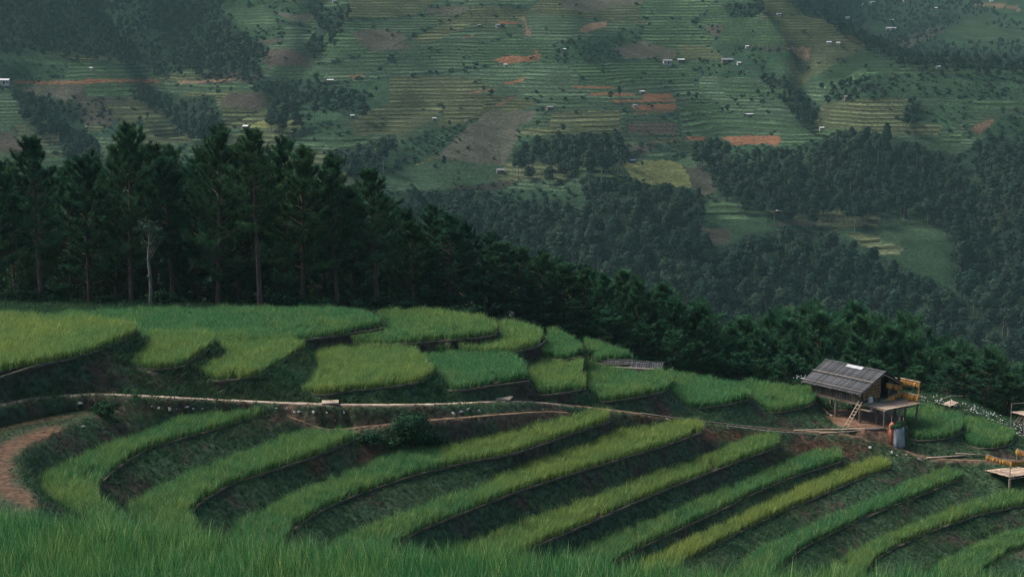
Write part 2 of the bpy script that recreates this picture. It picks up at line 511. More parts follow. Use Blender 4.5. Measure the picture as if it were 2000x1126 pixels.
def fill(Zc):
    """smooth (harmonic) surface through the pinned cells, coarse to fine"""
    def solve(Z, known, it):
        for _ in range(it):
            P = np.pad(Z, 1, mode='edge')
            A = (P[:-2, 1:-1] + P[2:, 1:-1] + P[1:-1, :-2] + P[1:-1, 2:]) / 4
            Z = np.where(known, Z, A)
        return Z
    def rec(Zc):
        known = ~np.isnan(Zc)
        h, w = Zc.shape
        if min(h, w) < 12:
            return solve(np.where(known, Zc, np.nanmean(Zc)), known, 300)
        h2, w2 = (h + 1) // 2, (w + 1) // 2
        P = np.full((h2 * 2, w2 * 2), np.nan); P[:h, :w] = Zc
        B = np.stack([P[::2, ::2], P[1::2, ::2], P[::2, 1::2], P[1::2, 1::2]])
        k = ~np.isnan(B); c = k.sum(0)
        Bc = np.where(c > 0, np.where(k, B, 0).sum(0) / np.maximum(c, 1), np.nan)
        C = rec(Bc)
        U = np.repeat(np.repeat(C, 2, 0), 2, 1)[:h, :w]
        return solve(np.where(known, Zc, U), known, 60)
    return rec(Zc)
ZZ = fill(ZC)
P_ = np.pad(ZZ, 1, mode='edge')
ZB = (P_[:-2, 1:-1] + P_[2:, 1:-1] + P_[1:-1, :-2] + P_[1:-1, 2:] + 2 * ZZ) / 6
free = (KIND == 0)
ZZ = np.where(free, ZB, ZZ)
ZZ = ZZ + np.where(free & (YY > 70) & (YY < 140), (fbm(XX * .9, YY * .9, 5) - .5) * .38 + (fbm(XX * .25, YY * .25, 9) - .5) * .5, 0) * np.clip(np.abs(np.gradient(ZZ, axis=0)) / .1, .25, 1)

def ground(x, y):
    x = np.asarray(x, float); y = np.asarray(y, float)
    j = np.clip(np.searchsorted(GX, x) - 1, 0, len(GX) - 2); i = np.clip(np.searchsorted(GY, y) - 1, 0, len(GY) - 2)
    fx = np.clip((x - GX[j]) / (GX[j + 1] - GX[j]), 0, 1); fy = np.clip((y - GY[i]) / (GY[i + 1] - GY[i]), 0, 1)
    return (ZZ[i, j] * (1 - fx) + ZZ[i, j + 1] * fx) * (1 - fy) + (ZZ[i + 1, j] * (1 - fx) + ZZ[i + 1, j + 1] * fx) * fy

def hit(px, py, d0=70, d1=200):
    """where the ray of a pixel meets the near hill"""
    d = ray(px, py); t = np.linspace(d0, d1, 2600) / d[1]
    P = d[None] * t[:, None]
    g = ground(P[:, 0], P[:, 1])
    b_ = P[:, 2] <= g
    k = np.argmax(b_) if b_.any() else int(np.argmin(P[:, 2] - g + np.where(P[:, 1] > 150, 50, 0)))
    return np.array([P[k, 0], P[k, 1], g[k]])

def grid_mesh(name, X, Y, Z):
    h, w = X.shape
    V = np.stack([X, Y, Z], -1).reshape(-1, 3)
    idx = np.arange(h * w).reshape(h, w)
    Q = np.stack([idx[:-1, :-1], idx[:-1, 1:], idx[1:, 1:], idx[1:, :-1]], -1).reshape(-1, 4)
    return mesh_np(name, V, Q)

def color_attr(me, name, C):
    a = me.attributes.new(name, 'FLOAT_COLOR', 'POINT')
    C = np.asarray(C, np.float32)
    if C.shape[-1] == 3: C = np.concatenate([C, np.ones((*C.shape[:-1], 1), np.float32)], -1)
    a.data.foreach_set('color', C.ravel())

PXg, PYg = project(np.stack([XX, YY, ZZ], -1))
n1 = fbm(XX * .35, YY * .35, 21); n2 = fbm(XX * 1.4, YY * 1.4, 31)
green = np.array([.037, .068, .032]); brown = np.array([.046, .035, .025]); red = np.array([.12, .048, .026]); dirt = np.array([.165, .082, .046]); mud = np.array([.035, .03, .02])
t = np.clip((n1 * .6 + n2 * .4 - .51) / .14, 0, 1)[..., None]
CN = green * (1 - t) + brown * t
def blob(cx, cy, rx, ry): return np.exp(-(((PXg - cx) / rx) ** 2 + ((PYg - cy) / ry) ** 2))
rd = 0
for cx, cy, rx, ry, s in [(260,800,90,14,.45),(640,815,130,16,.5),(1420,850,60,10,1.0),(1340,838,60,10,.6),(1600,880,110,22,.55),(430,776,22,10,.7),(720,880,60,30,.35),(1250,815,60,10,.5),(1700,862,60,12,.35),(620,905,20,20,.6)]:
    rd = np.maximum(rd, s * blob(cx, cy, rx, ry))
rd = (np.clip(rd * (.25 + 1.6 * n2), 0, 1) * (KIND == 0))[..., None]
CN = CN * (1 - rd) + red * rd
CN = np.where((KIND == 1)[..., None], mud, CN)
yd = (KIND == 2)[..., None]
gd = np.clip((fbm(XX * .3, YY * .3, 41) - .30 + .35 * np.clip((PXg - 20) / 140, -1, 1) * (PXg < 400) - .5 * (PXg > 1000)) * 4, 0, 1)[..., None]
gd = np.where((PXg < 400)[..., None], np.maximum(gd, np.clip(1 - 1.1 * np.exp(-((PXg - 8) / 30) ** 2 - ((PYg - 925) / 70) ** 2) , .05, .93)[..., None]), gd)
CN = np.where(yd, np.where((PXg < 1000)[..., None], np.array([.12, .050, .022]), np.array([.14, .080, .050])) * (1 - gd) + np.array([.027, .029, .014]) * gd, CN)
def near_line(pts):
    best = np.full(XX.shape, 1e9)
    for a, c in zip(pts[:-1], pts[1:]):
        a = np.array(a, float); d = np.array(c, float) - a
        t_ = np.clip(((PXg - a[0]) * d[0] + (PYg - a[1]) * d[1]) / (d @ d), 0, 1)
        best = np.minimum(best, np.hypot(PXg - a[0] - t_ * d[0], (PYg - a[1] - t_ * d[1]) * 1.6))
    return best
wob = (fbm(XX * .7, YY * .7, 45) - .5) * 26
tr1 = np.clip(1.25 - (near_line([(70,985),(12,955),(-6,920),(0,892),(22,872),(60,856),(105,842)]) + wob) / 26, 0, 1)
tr2 = .45 * np.clip(1.2 - (near_line([(-40,850),(0,838),(50,827),(110,815),(170,806)]) + wob * .5) / 9, 0, 1)
TRK = np.clip(np.maximum(tr1, tr2), 0, 1)[..., None]
lg = np.array([.019, .031, .012]) * (.7 + .6 * n2[..., None])
CN = np.where(yd & (PXg < 400)[..., None], np.array([.070, .038, .020]) * TRK + lg * (1 - TRK), CN)
CN = np.where((KIND >= 3)[..., None], np.array([.10, .07, .042]) * .9, CN)

m, nt, b = new_mat('bank_earth')
at_ = N(nt, 'ShaderNodeAttribute', attribute_name='Col')
tc = N(nt, 'ShaderNodeTexCoord')
no = N(nt, 'ShaderNodeTexNoise'); no.inputs['Scale'].default_value = 3.0; no.inputs['Detail'].default_value = 6
nt.links.new(tc.outputs['Object'], no.inputs[0])
mr = N(nt, 'ShaderNodeMapRange'); mr.inputs[1].default_value = .3; mr.inputs[2].default_value = .7; mr.inputs[3].default_value = .45; mr.inputs[4].default_value = 1.6
nt.links.new(no.outputs[0], mr.inputs[0])
sc_ = N(nt, 'ShaderNodeVectorMath', operation='SCALE')
nt.links.new(at_.outputs['Color'], sc_.inputs[0]); nt.links.new(mr.outputs[0], sc_.inputs['Scale'])
nt.links.new(sc_.outputs[0], b.inputs['Base Color'])
bp = N(nt, 'ShaderNodeBump'); bp.inputs['Strength'].default_value = .9; bp.inputs['Distance'].default_value = .15
nt.links.new(no.outputs[0], bp.inputs['Height']); nt.links.new(bp.outputs[0], b.inputs['Normal'])
M_EARTH = m
me = grid_mesh('terraced_hill', XX, YY, ZZ)
color_attr(me, 'Col', CN.reshape(-1, 3))
struct(link('terraced_hill', me, None, M_EARTH, True), 'terraced hill with dark earth and grass banks between the rice strips')

# ------------------------------------------------------------------ rice and grass plants (meshes to scatter)
def blades(name, n, hgt, width, spread, droop, seed, mat, segs=3, panicle=0.0, lean=.25):
    r = np.random.default_rng(seed)
    V = []; Fc = []; lv = []
    for _ in range(n):
        a = r.uniform(0, 2 * math.pi); rr = spread * math.sqrt(r.uniform(0, 1))
        p = np.array([math.cos(a) * rr, math.sin(a) * rr, -.03])
        a2 = r.uniform(0, 2 * math.pi)
        out = np.array([math.cos(a2), math.sin(a2), 0])
        side = np.array([-out[1], out[0], 0])
        th = r.uniform(0, math.pi); side = side * math.cos(th) + out * math.sin(th) * .8
        L = hgt * r.uniform(.65, 1.08); w = width * r.uniform(.7, 1.2)
        ln = r.uniform(.02, lean); dr = droop * r.uniform(.3, 1.3)
        tone = r.uniform(0, .78) if r.uniform() > panicle else r.uniform(.86, 1)
        b0 = len(V)
        for k in range(segs + 1):
            t = k / segs
            q = p + np.array([0, 0, 1]) * L * (t - dr * .35 * t ** 3) + out * L * (ln * t + dr * t ** 3)
            ww = w * (1 - t ** 1.6) * .5
            if k < segs:
                V += [q - side * ww, q + side * ww]; lv += [tone, tone]
            else:
                V += [q]; lv += [tone]
        for k in range(segs - 1):
            i = b0 + 2 * k
            Fc.append((i, i + 1, i + 3)); Fc.append((i, i + 3, i + 2))
        i = b0 + 2 * (segs - 1)
        Fc.append((i, i + 1, i + 2))
    me = mesh_np(name, V, Fc)
    leaf_attr(me, lv)
    me.materials.append(mat)
    return bpy.data.objects.new(name, me)

M_RICE = leafy('rice_leaf', (.060, .205, .080), (.250, .320, .078), 'tint', .3, .38, (.35, .36, .13))
M_RICE_NEAR = leafy('near_rice_leaf', (.056, .215, .074), (.150, .265, .066), 'tint', .3, .6, (.32, .32, .15))
M_GRASS = leafy('bank_grass_leaf', (.026, .088, .042), (.080, .116, .048), 'tint', .2, .4)
RICE = [blades('rice_a', 15, .80, .034, .10, .30, 1, M_RICE, 3, .16), blades('rice_b', 14, .86, .034, .11, .36, 2, M_RICE, 3, .2), blades('rice_c', 15, .74, .036, .10, .26, 3, M_RICE, 3, .12)]
RICE_N = [blades('near_rice_%d' % k, 28, .98, .021, .09, .15, 20 + k, M_RICE_NEAR, 4, .09, .12) for k in range(4)]
GRASS = [blades('grass_a', 14, .36, .030, .16, .55, 11, M_GRASS, 2, 0, .6), blades('grass_b', 12, .48, .032, .18, .6, 12, M_GRASS, 2, 0, .7), blades('grass_c', 16, .26, .028, .18, .5, 13, M_GRASS, 2, 0, .8)]

def poly_points(poly, step, jit, seed):
    r = np.random.default_rng(seed)
    poly = np.asarray(poly)
    x0, y0 = poly.min(0); x1, y1 = poly.max(0)
    gx, gy = np.meshgrid(np.arange(x0, x1, step), np.arange(y0, y1, step))
    gx = gx + r.uniform(-jit, jit, gx.shape) * step; gy = gy + r.uniform(-jit, jit, gy.shape) * step
    m = inside(gx.ravel(), gy.ravel(), poly)
    return np.stack([gx.ravel()[m], gy.ravel()[m]], 1)

def in_view(P, pad=60):
    a, c = project(P)
    return (a > -pad) & (a < W + pad) & (c < H + pad)

tot = 0
for k, (nm, z, h, fr, bk, tint, lab) in enumerate(FIELDS):
    q = poly_points(POLYS[nm], .20, .42, 100 + k)
    gz = ground(q[:, 0], q[:, 1])
    ok = np.abs(gz - z) < .12
    if nm in ('V5', 'U7'): ok &= np.hypot((q[:, 0] - 9.85) / 3.0, (q[:, 1] - 129.3) / 2.1) > 1
    q = q[ok]
    P = np.column_stack([q, np.full(len(q), z)])
    P = P[in_view(P)]
    P = P[(rng.uniform(0, 1, len(P)) > .05) & (fbm(P[:, 0] * .9, P[:, 1] * .9, 140 + k) > .27)]
    n = len(P); tot += n
    hs = 1.05
    big = fbm(P[:, 0] * .22, P[:, 1] * .22, 60 + k); fine = fbm(P[:, 0] * 1.1, P[:, 1] * 1.1, 90 + k)
    tt = tint - .11 + (big - .5) * .75 + (fine - .5) * .45 + rng.normal(0, .09, n)
    if nm == 'S3':      # greener towards the yard, yellow in its upper half
        pxs, _ = project(P)
        tt += np.where(pxs > 860, .28, -.16)
    if nm == 'S4':
        pxs, _ = project(P); tt += np.clip((pxs - 1000) / 300, -.3, .15)
    if nm in ('S1', 'S2', 'S9', 'S10'): tt -= .06
    s = hs * rng.uniform(.78, 1.14, n) * (.72 + .56 * fine)
    rot = np.column_stack([rng.normal(0, .07, n), rng.normal(0, .07, n), rng.uniform(0, 6.28, n)])
    o = scatter('rice_field', P, rot, s, rng.integers(0, 3, n), np.clip(tt, 0, 1), RICE)
    tag(o, lab, 'rice field', 'rice strips of the lower slope' if nm[0] == 'S' else 'rice terraces above the path', 'stuff')
q = poly_points(FG_POLY, .135, .45, 77)
P = np.column_stack([q, np.full(len(q), FG_Z)])
a_, c_ = project(P + [0, 0, 1.0])
P = P[(a_ > -120) & (a_ < 2120) & (c_ < 1200)]
n = len(P)
tt = .30 + (fbm(P[:, 0] * .8, P[:, 1] * .8, 71) - .5) * .9 + rng.normal(0, .12, n) + .0
s = rng.uniform(.78, 1.14, n) * (.88 + .2 * fbm(P[:, 0] * 1.1, P[:, 1] * 1.1, 72))
rot = np.column_stack([rng.normal(0, .06, n), rng.normal(0, .06, n), rng.uniform(0, 6.28, n)])
o = scatter('rice_field', P, rot, s, rng.integers(0, 4, n), np.clip(tt, 0, 1), RICE_N)
tag(o, 'tall green rice standing close to the viewer along the bottom edge', 'rice field', None, 'stuff')
print('rice clumps', tot, 'near', n)

# grass and weeds on the banks
gx, gy = np.meshgrid(np.arange(-44, 48, .26), np.arange(76, 146, .26))
gx = (gx + rng.uniform(-.13, .13, gx.shape)).ravel(); gy = (gy + rng.uniform(-.13, .13, gy.shape)).ravel()
j = np.clip(np.searchsorted(GX, gx), 0, len(GX) - 1); i = np.clip(np.searchsorted(GY, gy), 0, len(GY) - 1)
kd = KIND[i, j]
cover = fbm(gx * .35, gy * .35, 21) * .6 + fbm(gx * 1.4, gy * 1.4, 31) * .4
lush = fbm(gx * .16, gy * .16, 51)
gz = ground(gx, gy)
P = np.column_stack([gx, gy, gz])
pxg, pyg = project(P)
prob = np.clip(1.35 - (cover - .51) / .15, .60, 1)
lushy = (pyg < 790) & (pxg < 900)
prob = np.where(lushy, np.maximum(prob, .85), prob)
prob = np.where(kd == 2, np.where(pxg < 400, np.clip(.9 - 1.4 * TRK[i, j, 0], .02, 1), .04), prob)
prob = np.where(kd == 1, 0, np.where(kd == 3, .06, prob))
prob = np.where(kd == 4, .06, prob)
ok = (rng.uniform(0, 1, len(gx)) < prob) & in_view(P, 20)
P = P[ok]; n = len(P)
s = rng.uniform(.55, 1.15, n) * (.55 + .8 * lush[ok]) * np.where(lushy[ok], 1.5, 1.0) * np.where(kd[ok] >= 2, .5, 1)
tt = np.clip(.35 + (fbm(P[:, 0] * .3, P[:, 1] * .3, 55) - .5) * 1.2 + rng.normal(0, .15, n), 0, 1)
rot = np.column_stack([rng.normal(.0, .25, n), rng.normal(0, .2, n), rng.uniform(0, 6.28, n)])
o = scatter('bank_grass', P, rot, s, rng.integers(0, 3, n), tt, GRASS)
tag(o, 'short dark grass and weeds covering the earth banks between the rice strips', 'grass', None, 'stuff')
print('grass', n)

# ------------------------------------------------------------------ concrete path and dirt trails
def ribbon(name, pts, wid, mat, thick=.10, lift=.03, sub=10, wob=.0, seed=0):
    p = smooth_line(pts, sub)
    r = np.random.default_rng(seed)
    wv = np.interp(np.linspace(0, 1, len(p)), np.linspace(0, 1, len(np.atleast_1d(wid))), np.atleast_1d(wid))
    V = []; Fc = []
    for k, q in enumerate(p):
        d = p[min(k + 1, len(p) - 1)] - p[max(k - 1, 0)]
        s = np.array([-d[1], d[0], 0]); s /= np.linalg.norm(s)
        a, b = wv[k] / 2 * (1 + wob * r.normal()), wv[k] / 2 * (1 + wob * r.normal())
        up = np.array([0, 0, lift]); dn = np.array([0, 0, lift - thick])
        V += [q + s * a + dn, q + s * a + up, q - s * b + up, q - s * b + dn]
    for k in range(len(p) - 1):
        i = 4 * k
        for u in range(3):
            Fc.append((i + u, i + u + 1, i + 4 + u + 1, i + 4 + u))
    return link(name, mesh_np(name, V, Fc), None, mat)
M_CONC = noisy('path_concrete', (.16, .125, .09), (.38, .305, .225), 1.0, .9, .3, None, None, 8, .15, 0, 0, .30, .58)
M_DUST = noisy('trail_dirt', (.10, .075, .045), (.24, .15, .085), 1.6, .95, .4, None, None, 7)
struct(ribbon('concrete_path', pix_line(PATH[:14]), [.78, .7, .62, .58, .56, .46], M_CONC, .14, .012, 14, .2, 5), 'narrow pale concrete path running along the slope')
struct(ribbon('dirt_path', pix_line(PATH[13:]), [.7, .5, .6, .5], M_DUST, .1, .04, 14, .2, 6), 'worn dirt path leading on to the stilt hut')
struct(ribbon('dirt_trail', pix_line(TRAIL), [.3, .45, .4, .3], M_DUST, .06, .03, 14, .3, 7), 'thin dirt trail below the concrete path')
struct(ribbon('field_trail', pix_line(TRAIL2), [.35, .3, .35], M_DUST, .06, .03, 14, .3, 8), 'thin dirt trail crossing below the stilt hut')
# trodden earth bunds along the outer edges of the fields
M_BUND = noisy('bund_earth', (.035, .042, .024), (.085, .075, .05), 2.2, .95, .5, None, None, 6)
bi = 0
for nm, z, h, fr, bk, tint, lab in FIELDS:
    if nm in ('V4', 'V5', 'S10', 'V1'): pass
    fl = [at_z(x, y, z) for x, y in fr]
    fl = smooth_line(fl, 3)
    cen = POLYS[nm].mean(0)
    out = []
    for k, q in enumerate(fl):
        d = fl[min(k + 1, len(fl) - 1)] - fl[max(k - 1, 0)]
        s = np.array([d[1], -d[0], 0]); s /= np.linalg.norm(s) + 1e-9
        out.append(q + s * .10)
    o = ribbon('earth_bund', out, [.05, .11, .12, .06], M_BUND, .14, .035, 3, .45, 200 + bi); bi += 1
    struct(o, 'low trodden earth rim along the outer edge of a rice strip')
# loose slabs lying on the path
for (px, py, sx, sy, rz, lab) in ((645, 788, 1.1, 1.0, .1, 'pale concrete slab lying across the path below the rounded rice terrace'), (985, 780, 1.0, 1.2, -.2, 'pale concrete slab set at the bend of the path')):
    c = hit(px, py); q = MB()
    a = np.array([math.cos(rz), math.sin(rz), 0]); b2 = np.array([-math.sin(rz), math.cos(rz), 0])
    q.box(c + [0, 0, .10], a * sx, b2 * sy, [0, 0, .12])
    tag(q.build('concrete_slab', M_CONC, None, (0, 0, 0)), lab, 'slab')
# ------------------------------------------------------------------ the far mountainside: height given by how high it stands over each bearing
DK = [190, 300, 420, 520, 600, 660, 720, 790, 860, 900, 930, 965, 1010, 1060, 1110, 1200, 1350, 1600, 1900, 2300]
base = [1500, 1300, 1100, 900, 760, 640, 520, 410, 300, 243, 200, 155, 100, 45, -5, -80, -180, -280, -330, -330]
def prof(tail): return base[:20 - len(tail)] + tail
PK = [-700, 1450, 1530, 1600, 1680, 1780, 1880, 2000, 2800]
TB = np.array([base, base,
  prof([300, 243, 200, 155, 100, 45, 0, 40, 60, -30, -100, -120]),
  prof([300, 243, 200, 155, 100, 42, 80, 120, 110, 20, -80, -120]),
  prof([270, 190, 142, 165, 120, 88, 110, 140, 110, 20, -80, -120]),
  prof([270, 190, 139, 165, 155, 132, 150, 150, 115, 20, -80, -120]),
  prof([270, 190, 138, 170, 175, 165, 170, 155, 115, 20, -80, -120]),
  prof([270, 190, 138, 170, 175, 165, 170, 155, 115, 20, -80, -120]),
  prof([270, 190, 138, 170, 175, 165, 170, 155, 115, 20, -80, -120])], float)
FPX = np.concatenate([np.arange(-700, -80, 20), np.arange(-80, 2080, 2.6), np.arange(2080, 2800, 20)])
FD = ax([(190, 440, 12), (440, 660, 3.2), (660, 1130, 1.75), (1130, 1400, 6), (1400, 2300, 14)])
# table -> (len(FD), len(FPX))
tD = np.array([np.interp(FD, DK, row) for row in TB])                    # knots x D
ky = np.array([np.interp(FPX, PK, tD[:, i]) for i in range(len(FD))])   # D x px
def blur(A, n, axis):
    for _ in range(n):
        P = np.pad(A, [(1, 1) if k == axis else (0, 0) for k in range(2)], mode='edge')
        A = (np.take(P, range(0, A.shape[axis]), axis) + 2 * A + np.take(P, range(2, A.shape[axis] + 2), axis)) / 4
    return A
ky = blur(blur(ky, 30, 1), 4, 0)
FPXg, FDg = np.meshgrid(FPX, FD)
def tan_y(py):      # slope z/y of a pixel row
    v = (H / 2 - py) / F
    return (-SP + CP * v) / (CP + SP * v)
FZ = tan_y(ky) * FDg
FX = (FPXg - W / 2) / F * FDg * (CP - SP * tan_y(ky))
# spurs and gullies
FZ0 = FZ.copy()
amp = np.clip((FDg - 560) / 150, 0, 1) * np.where(FDg > 1150, .6, 1.0)
rg = 1 - np.abs(2 * fbm(FX / 150 + .35 * FDg / 260, FDg / 520, 81, 2) - 1)
FZ = FZ + amp * ((rg - .62) * 48 + (fbm(FX / 40, FDg / 70, 84, 2) - .5) * 6 + (fbm(FX / 62, FDg / 330, 88, 2) - .5) * 22) * np.clip(1.15 - np.clip((FPXg - 1480) / 120, 0, 1), .25, 1)
px0, py0 = project(np.stack([FX, FDg, FZ0], -1))
def gully(line, depth, wid):
    global FZ
    l = smooth_line(line, 6)
    best = np.full(FX.shape, 1e9)
    for a, c in zip(l[:-1], l[1:]):
        d = c - a
        t = np.clip(((px0 - a[0]) * d[0] + (py0 - a[1]) * d[1]) / (d @ d + 1e-9), 0, 1)
        best = np.minimum(best, np.hypot(px0 - a[0] - t * d[0], (py0 - a[1] - t * d[1]) * 1.5))
    FZ = FZ - depth * np.exp(-(best / wid) ** 2)
gully([(680, -40), (640, 20), (610, 90), (615, 140), (560, 185), (530, 215), (430, 235), (340, 250)], 15, 36)
gully([(190, -20), (290, 90), (330, 160), (370, 205)], 15, 36)
gully([(60, 190), (130, 240), (200, 310)], 13, 40)
gully([(1572, 122), (1568, 150), (1585, 195), (1610, 245)], 8, 26)
gully([(720, 345), (770, 290), (830, 240)], 4, 34)
gully([(1130, 360), (1180, 330), (1250, 300), (1400, 300)], 5, 30)
gully([(1850, 330), (1900, 420), (1930, 560)], 8, 50)
FZ = FZ - 16 * np.exp(-((px0 - 1040) / 400.) ** 2) * 0
FV = np.stack([FX, FDg, FZ], -1)
FPXp, FPYp = project(FV)

def far_hit(px, py):
    j = int(np.clip(np.argmin(np.abs(FPX - px)), 1, len(FPX) - 2))
    col = FPYp[:, j]
    s = np.argmax(FD > 430)
    k = s + int(np.argmax(col[s:] <= py))
    p = FV[k, j].copy(); p[0] += (px - FPXp[k, j]) / F * p[1]
    return p

def far_ground(x, y):
    """height of the mountainside under world points"""
    x = np.asarray(x, float); y = np.asarray(y, float)
    i = np.clip(np.searchsorted(FD, y), 1, len(FD) - 1)
    pxe = W / 2 + F * x / (y * 1.0)
    out = np.empty(len(x))
    for k in range(len(x)):
        row = FX[i[k]]
        jj = int(np.clip(np.searchsorted(row, x[k]), 1, len(row) - 1))
        f = (x[k] - row[jj - 1]) / (row[jj] - row[jj - 1] + 1e-9)
        z1 = FZ[i[k], jj - 1] * (1 - f) + FZ[i[k], jj] * f
        z0 = FZ[i[k] - 1, jj - 1] * (1 - f) + FZ[i[k] - 1, jj] * f
        g = (y[k] - FD[i[k] - 1]) / (FD[i[k]] - FD[i[k] - 1])
        out[k] = z0 * (1 - g) + z1 * g
    return out

# land cover, traced on the mountainside: woods, fields, fallow ground, cut earth
FOREST = [
 [(-80,-60),(440,-60),(430,25),(470,60),(530,95),(500,120),(515,140),(480,150),(470,140),(380,135),(340,140),(322,150),(290,130),(270,115),(150,105),(100,100),(50,95),(0,105),(-80,110)],
 [(250,165),(300,175),(370,190),(420,185),(430,230),(410,260),(350,245),(330,220),(310,200),(260,190)],
 [(490,160),(600,155),(650,165),(730,185),(700,205),(650,200),(600,200),(560,230),(520,220),(540,190),(500,170)],
 [(30,180),(110,185),(150,200),(170,260),(200,290),(180,320),(130,280),(90,240),(40,220)],
 [(1000,290),(1060,262),(1210,260),(1222,300),(1180,322),(1080,318),(1000,320)],
 [(790,374),(850,368),(940,374),(1000,388),(1060,388),(1150,393),(1130,352),(1160,347),(1220,352),(1280,358),(1350,368),(1390,388),(1370,404),(1350,444),(1400,480),(1430,475),(1460,455),(1500,450),(1600,446),(1650,466),(1700,486),(1760,520),(1830,548),(1900,606),(2000,700),(2200,900),(-100,980),(-100,560),(300,520),(700,470),(760,424)],
 [(1345,285),(1380,268),(1420,280),(1430,292),(1560,293),(1590,278),(1640,255),(1700,245),(1735,245),(1745,265),(1820,292),(1870,305),(1940,258),(2000,270),(2200,290),(2200,900),(1950,640),(1880,560),(1866,480),(1856,430),(1800,404),(1750,398),(1700,408),(1640,408),(1560,398),(1480,393),(1420,373),(1390,343),(1400,303)],
 [(1480,140),(1530,150),(1570,185),(1605,205),(1585,245),(1545,218),(1530,190),(1490,165)],
 [(1405,8),(1495,6),(1498,25),(1425,27)],
 [(1560,-60),(1690,-60),(1680,0),(1700,60),(1740,90),(1785,125),(1700,88),(1620,45)],
 [(1700,70),(1760,50),(1850,20),(1880,30),(1840,60),(1790,90),(1900,95),(2000,110),(2100,110),(2100,137),(1800,132),(1740,95)],
 [(640,295),(740,270),(770,255),(782,282),(730,320),(722,342),(660,328)],
 [(600,15),(690,10),(670,50),(640,85),(610,110),(595,90),(625,50)],
 [(1640,150),(1700,148),(1690,180),(1610,185)],
 [(1768,205),(1800,195),(1790,235),(1765,232)],
]
C_TER = np.array([.052, .078, .050]); C_SCRUB = np.array([.030, .056, .032]); C_FLOOR = np.array([.022, .036, .024])
C_BROWN = np.array([.082, .076, .060]); C_RED = np.array([.070, .055, .046]); C_OR = np.array([.205, .095, .055]); C_TAN = np.array([.18, .115, .076])
C_YEL = np.array([.150, .155, .062]); C_OLV = np.array([.092, .104, .060]); C_DRK = np.array([.022, .040, .028]); C_LG = np.array([.060, .098, .056])
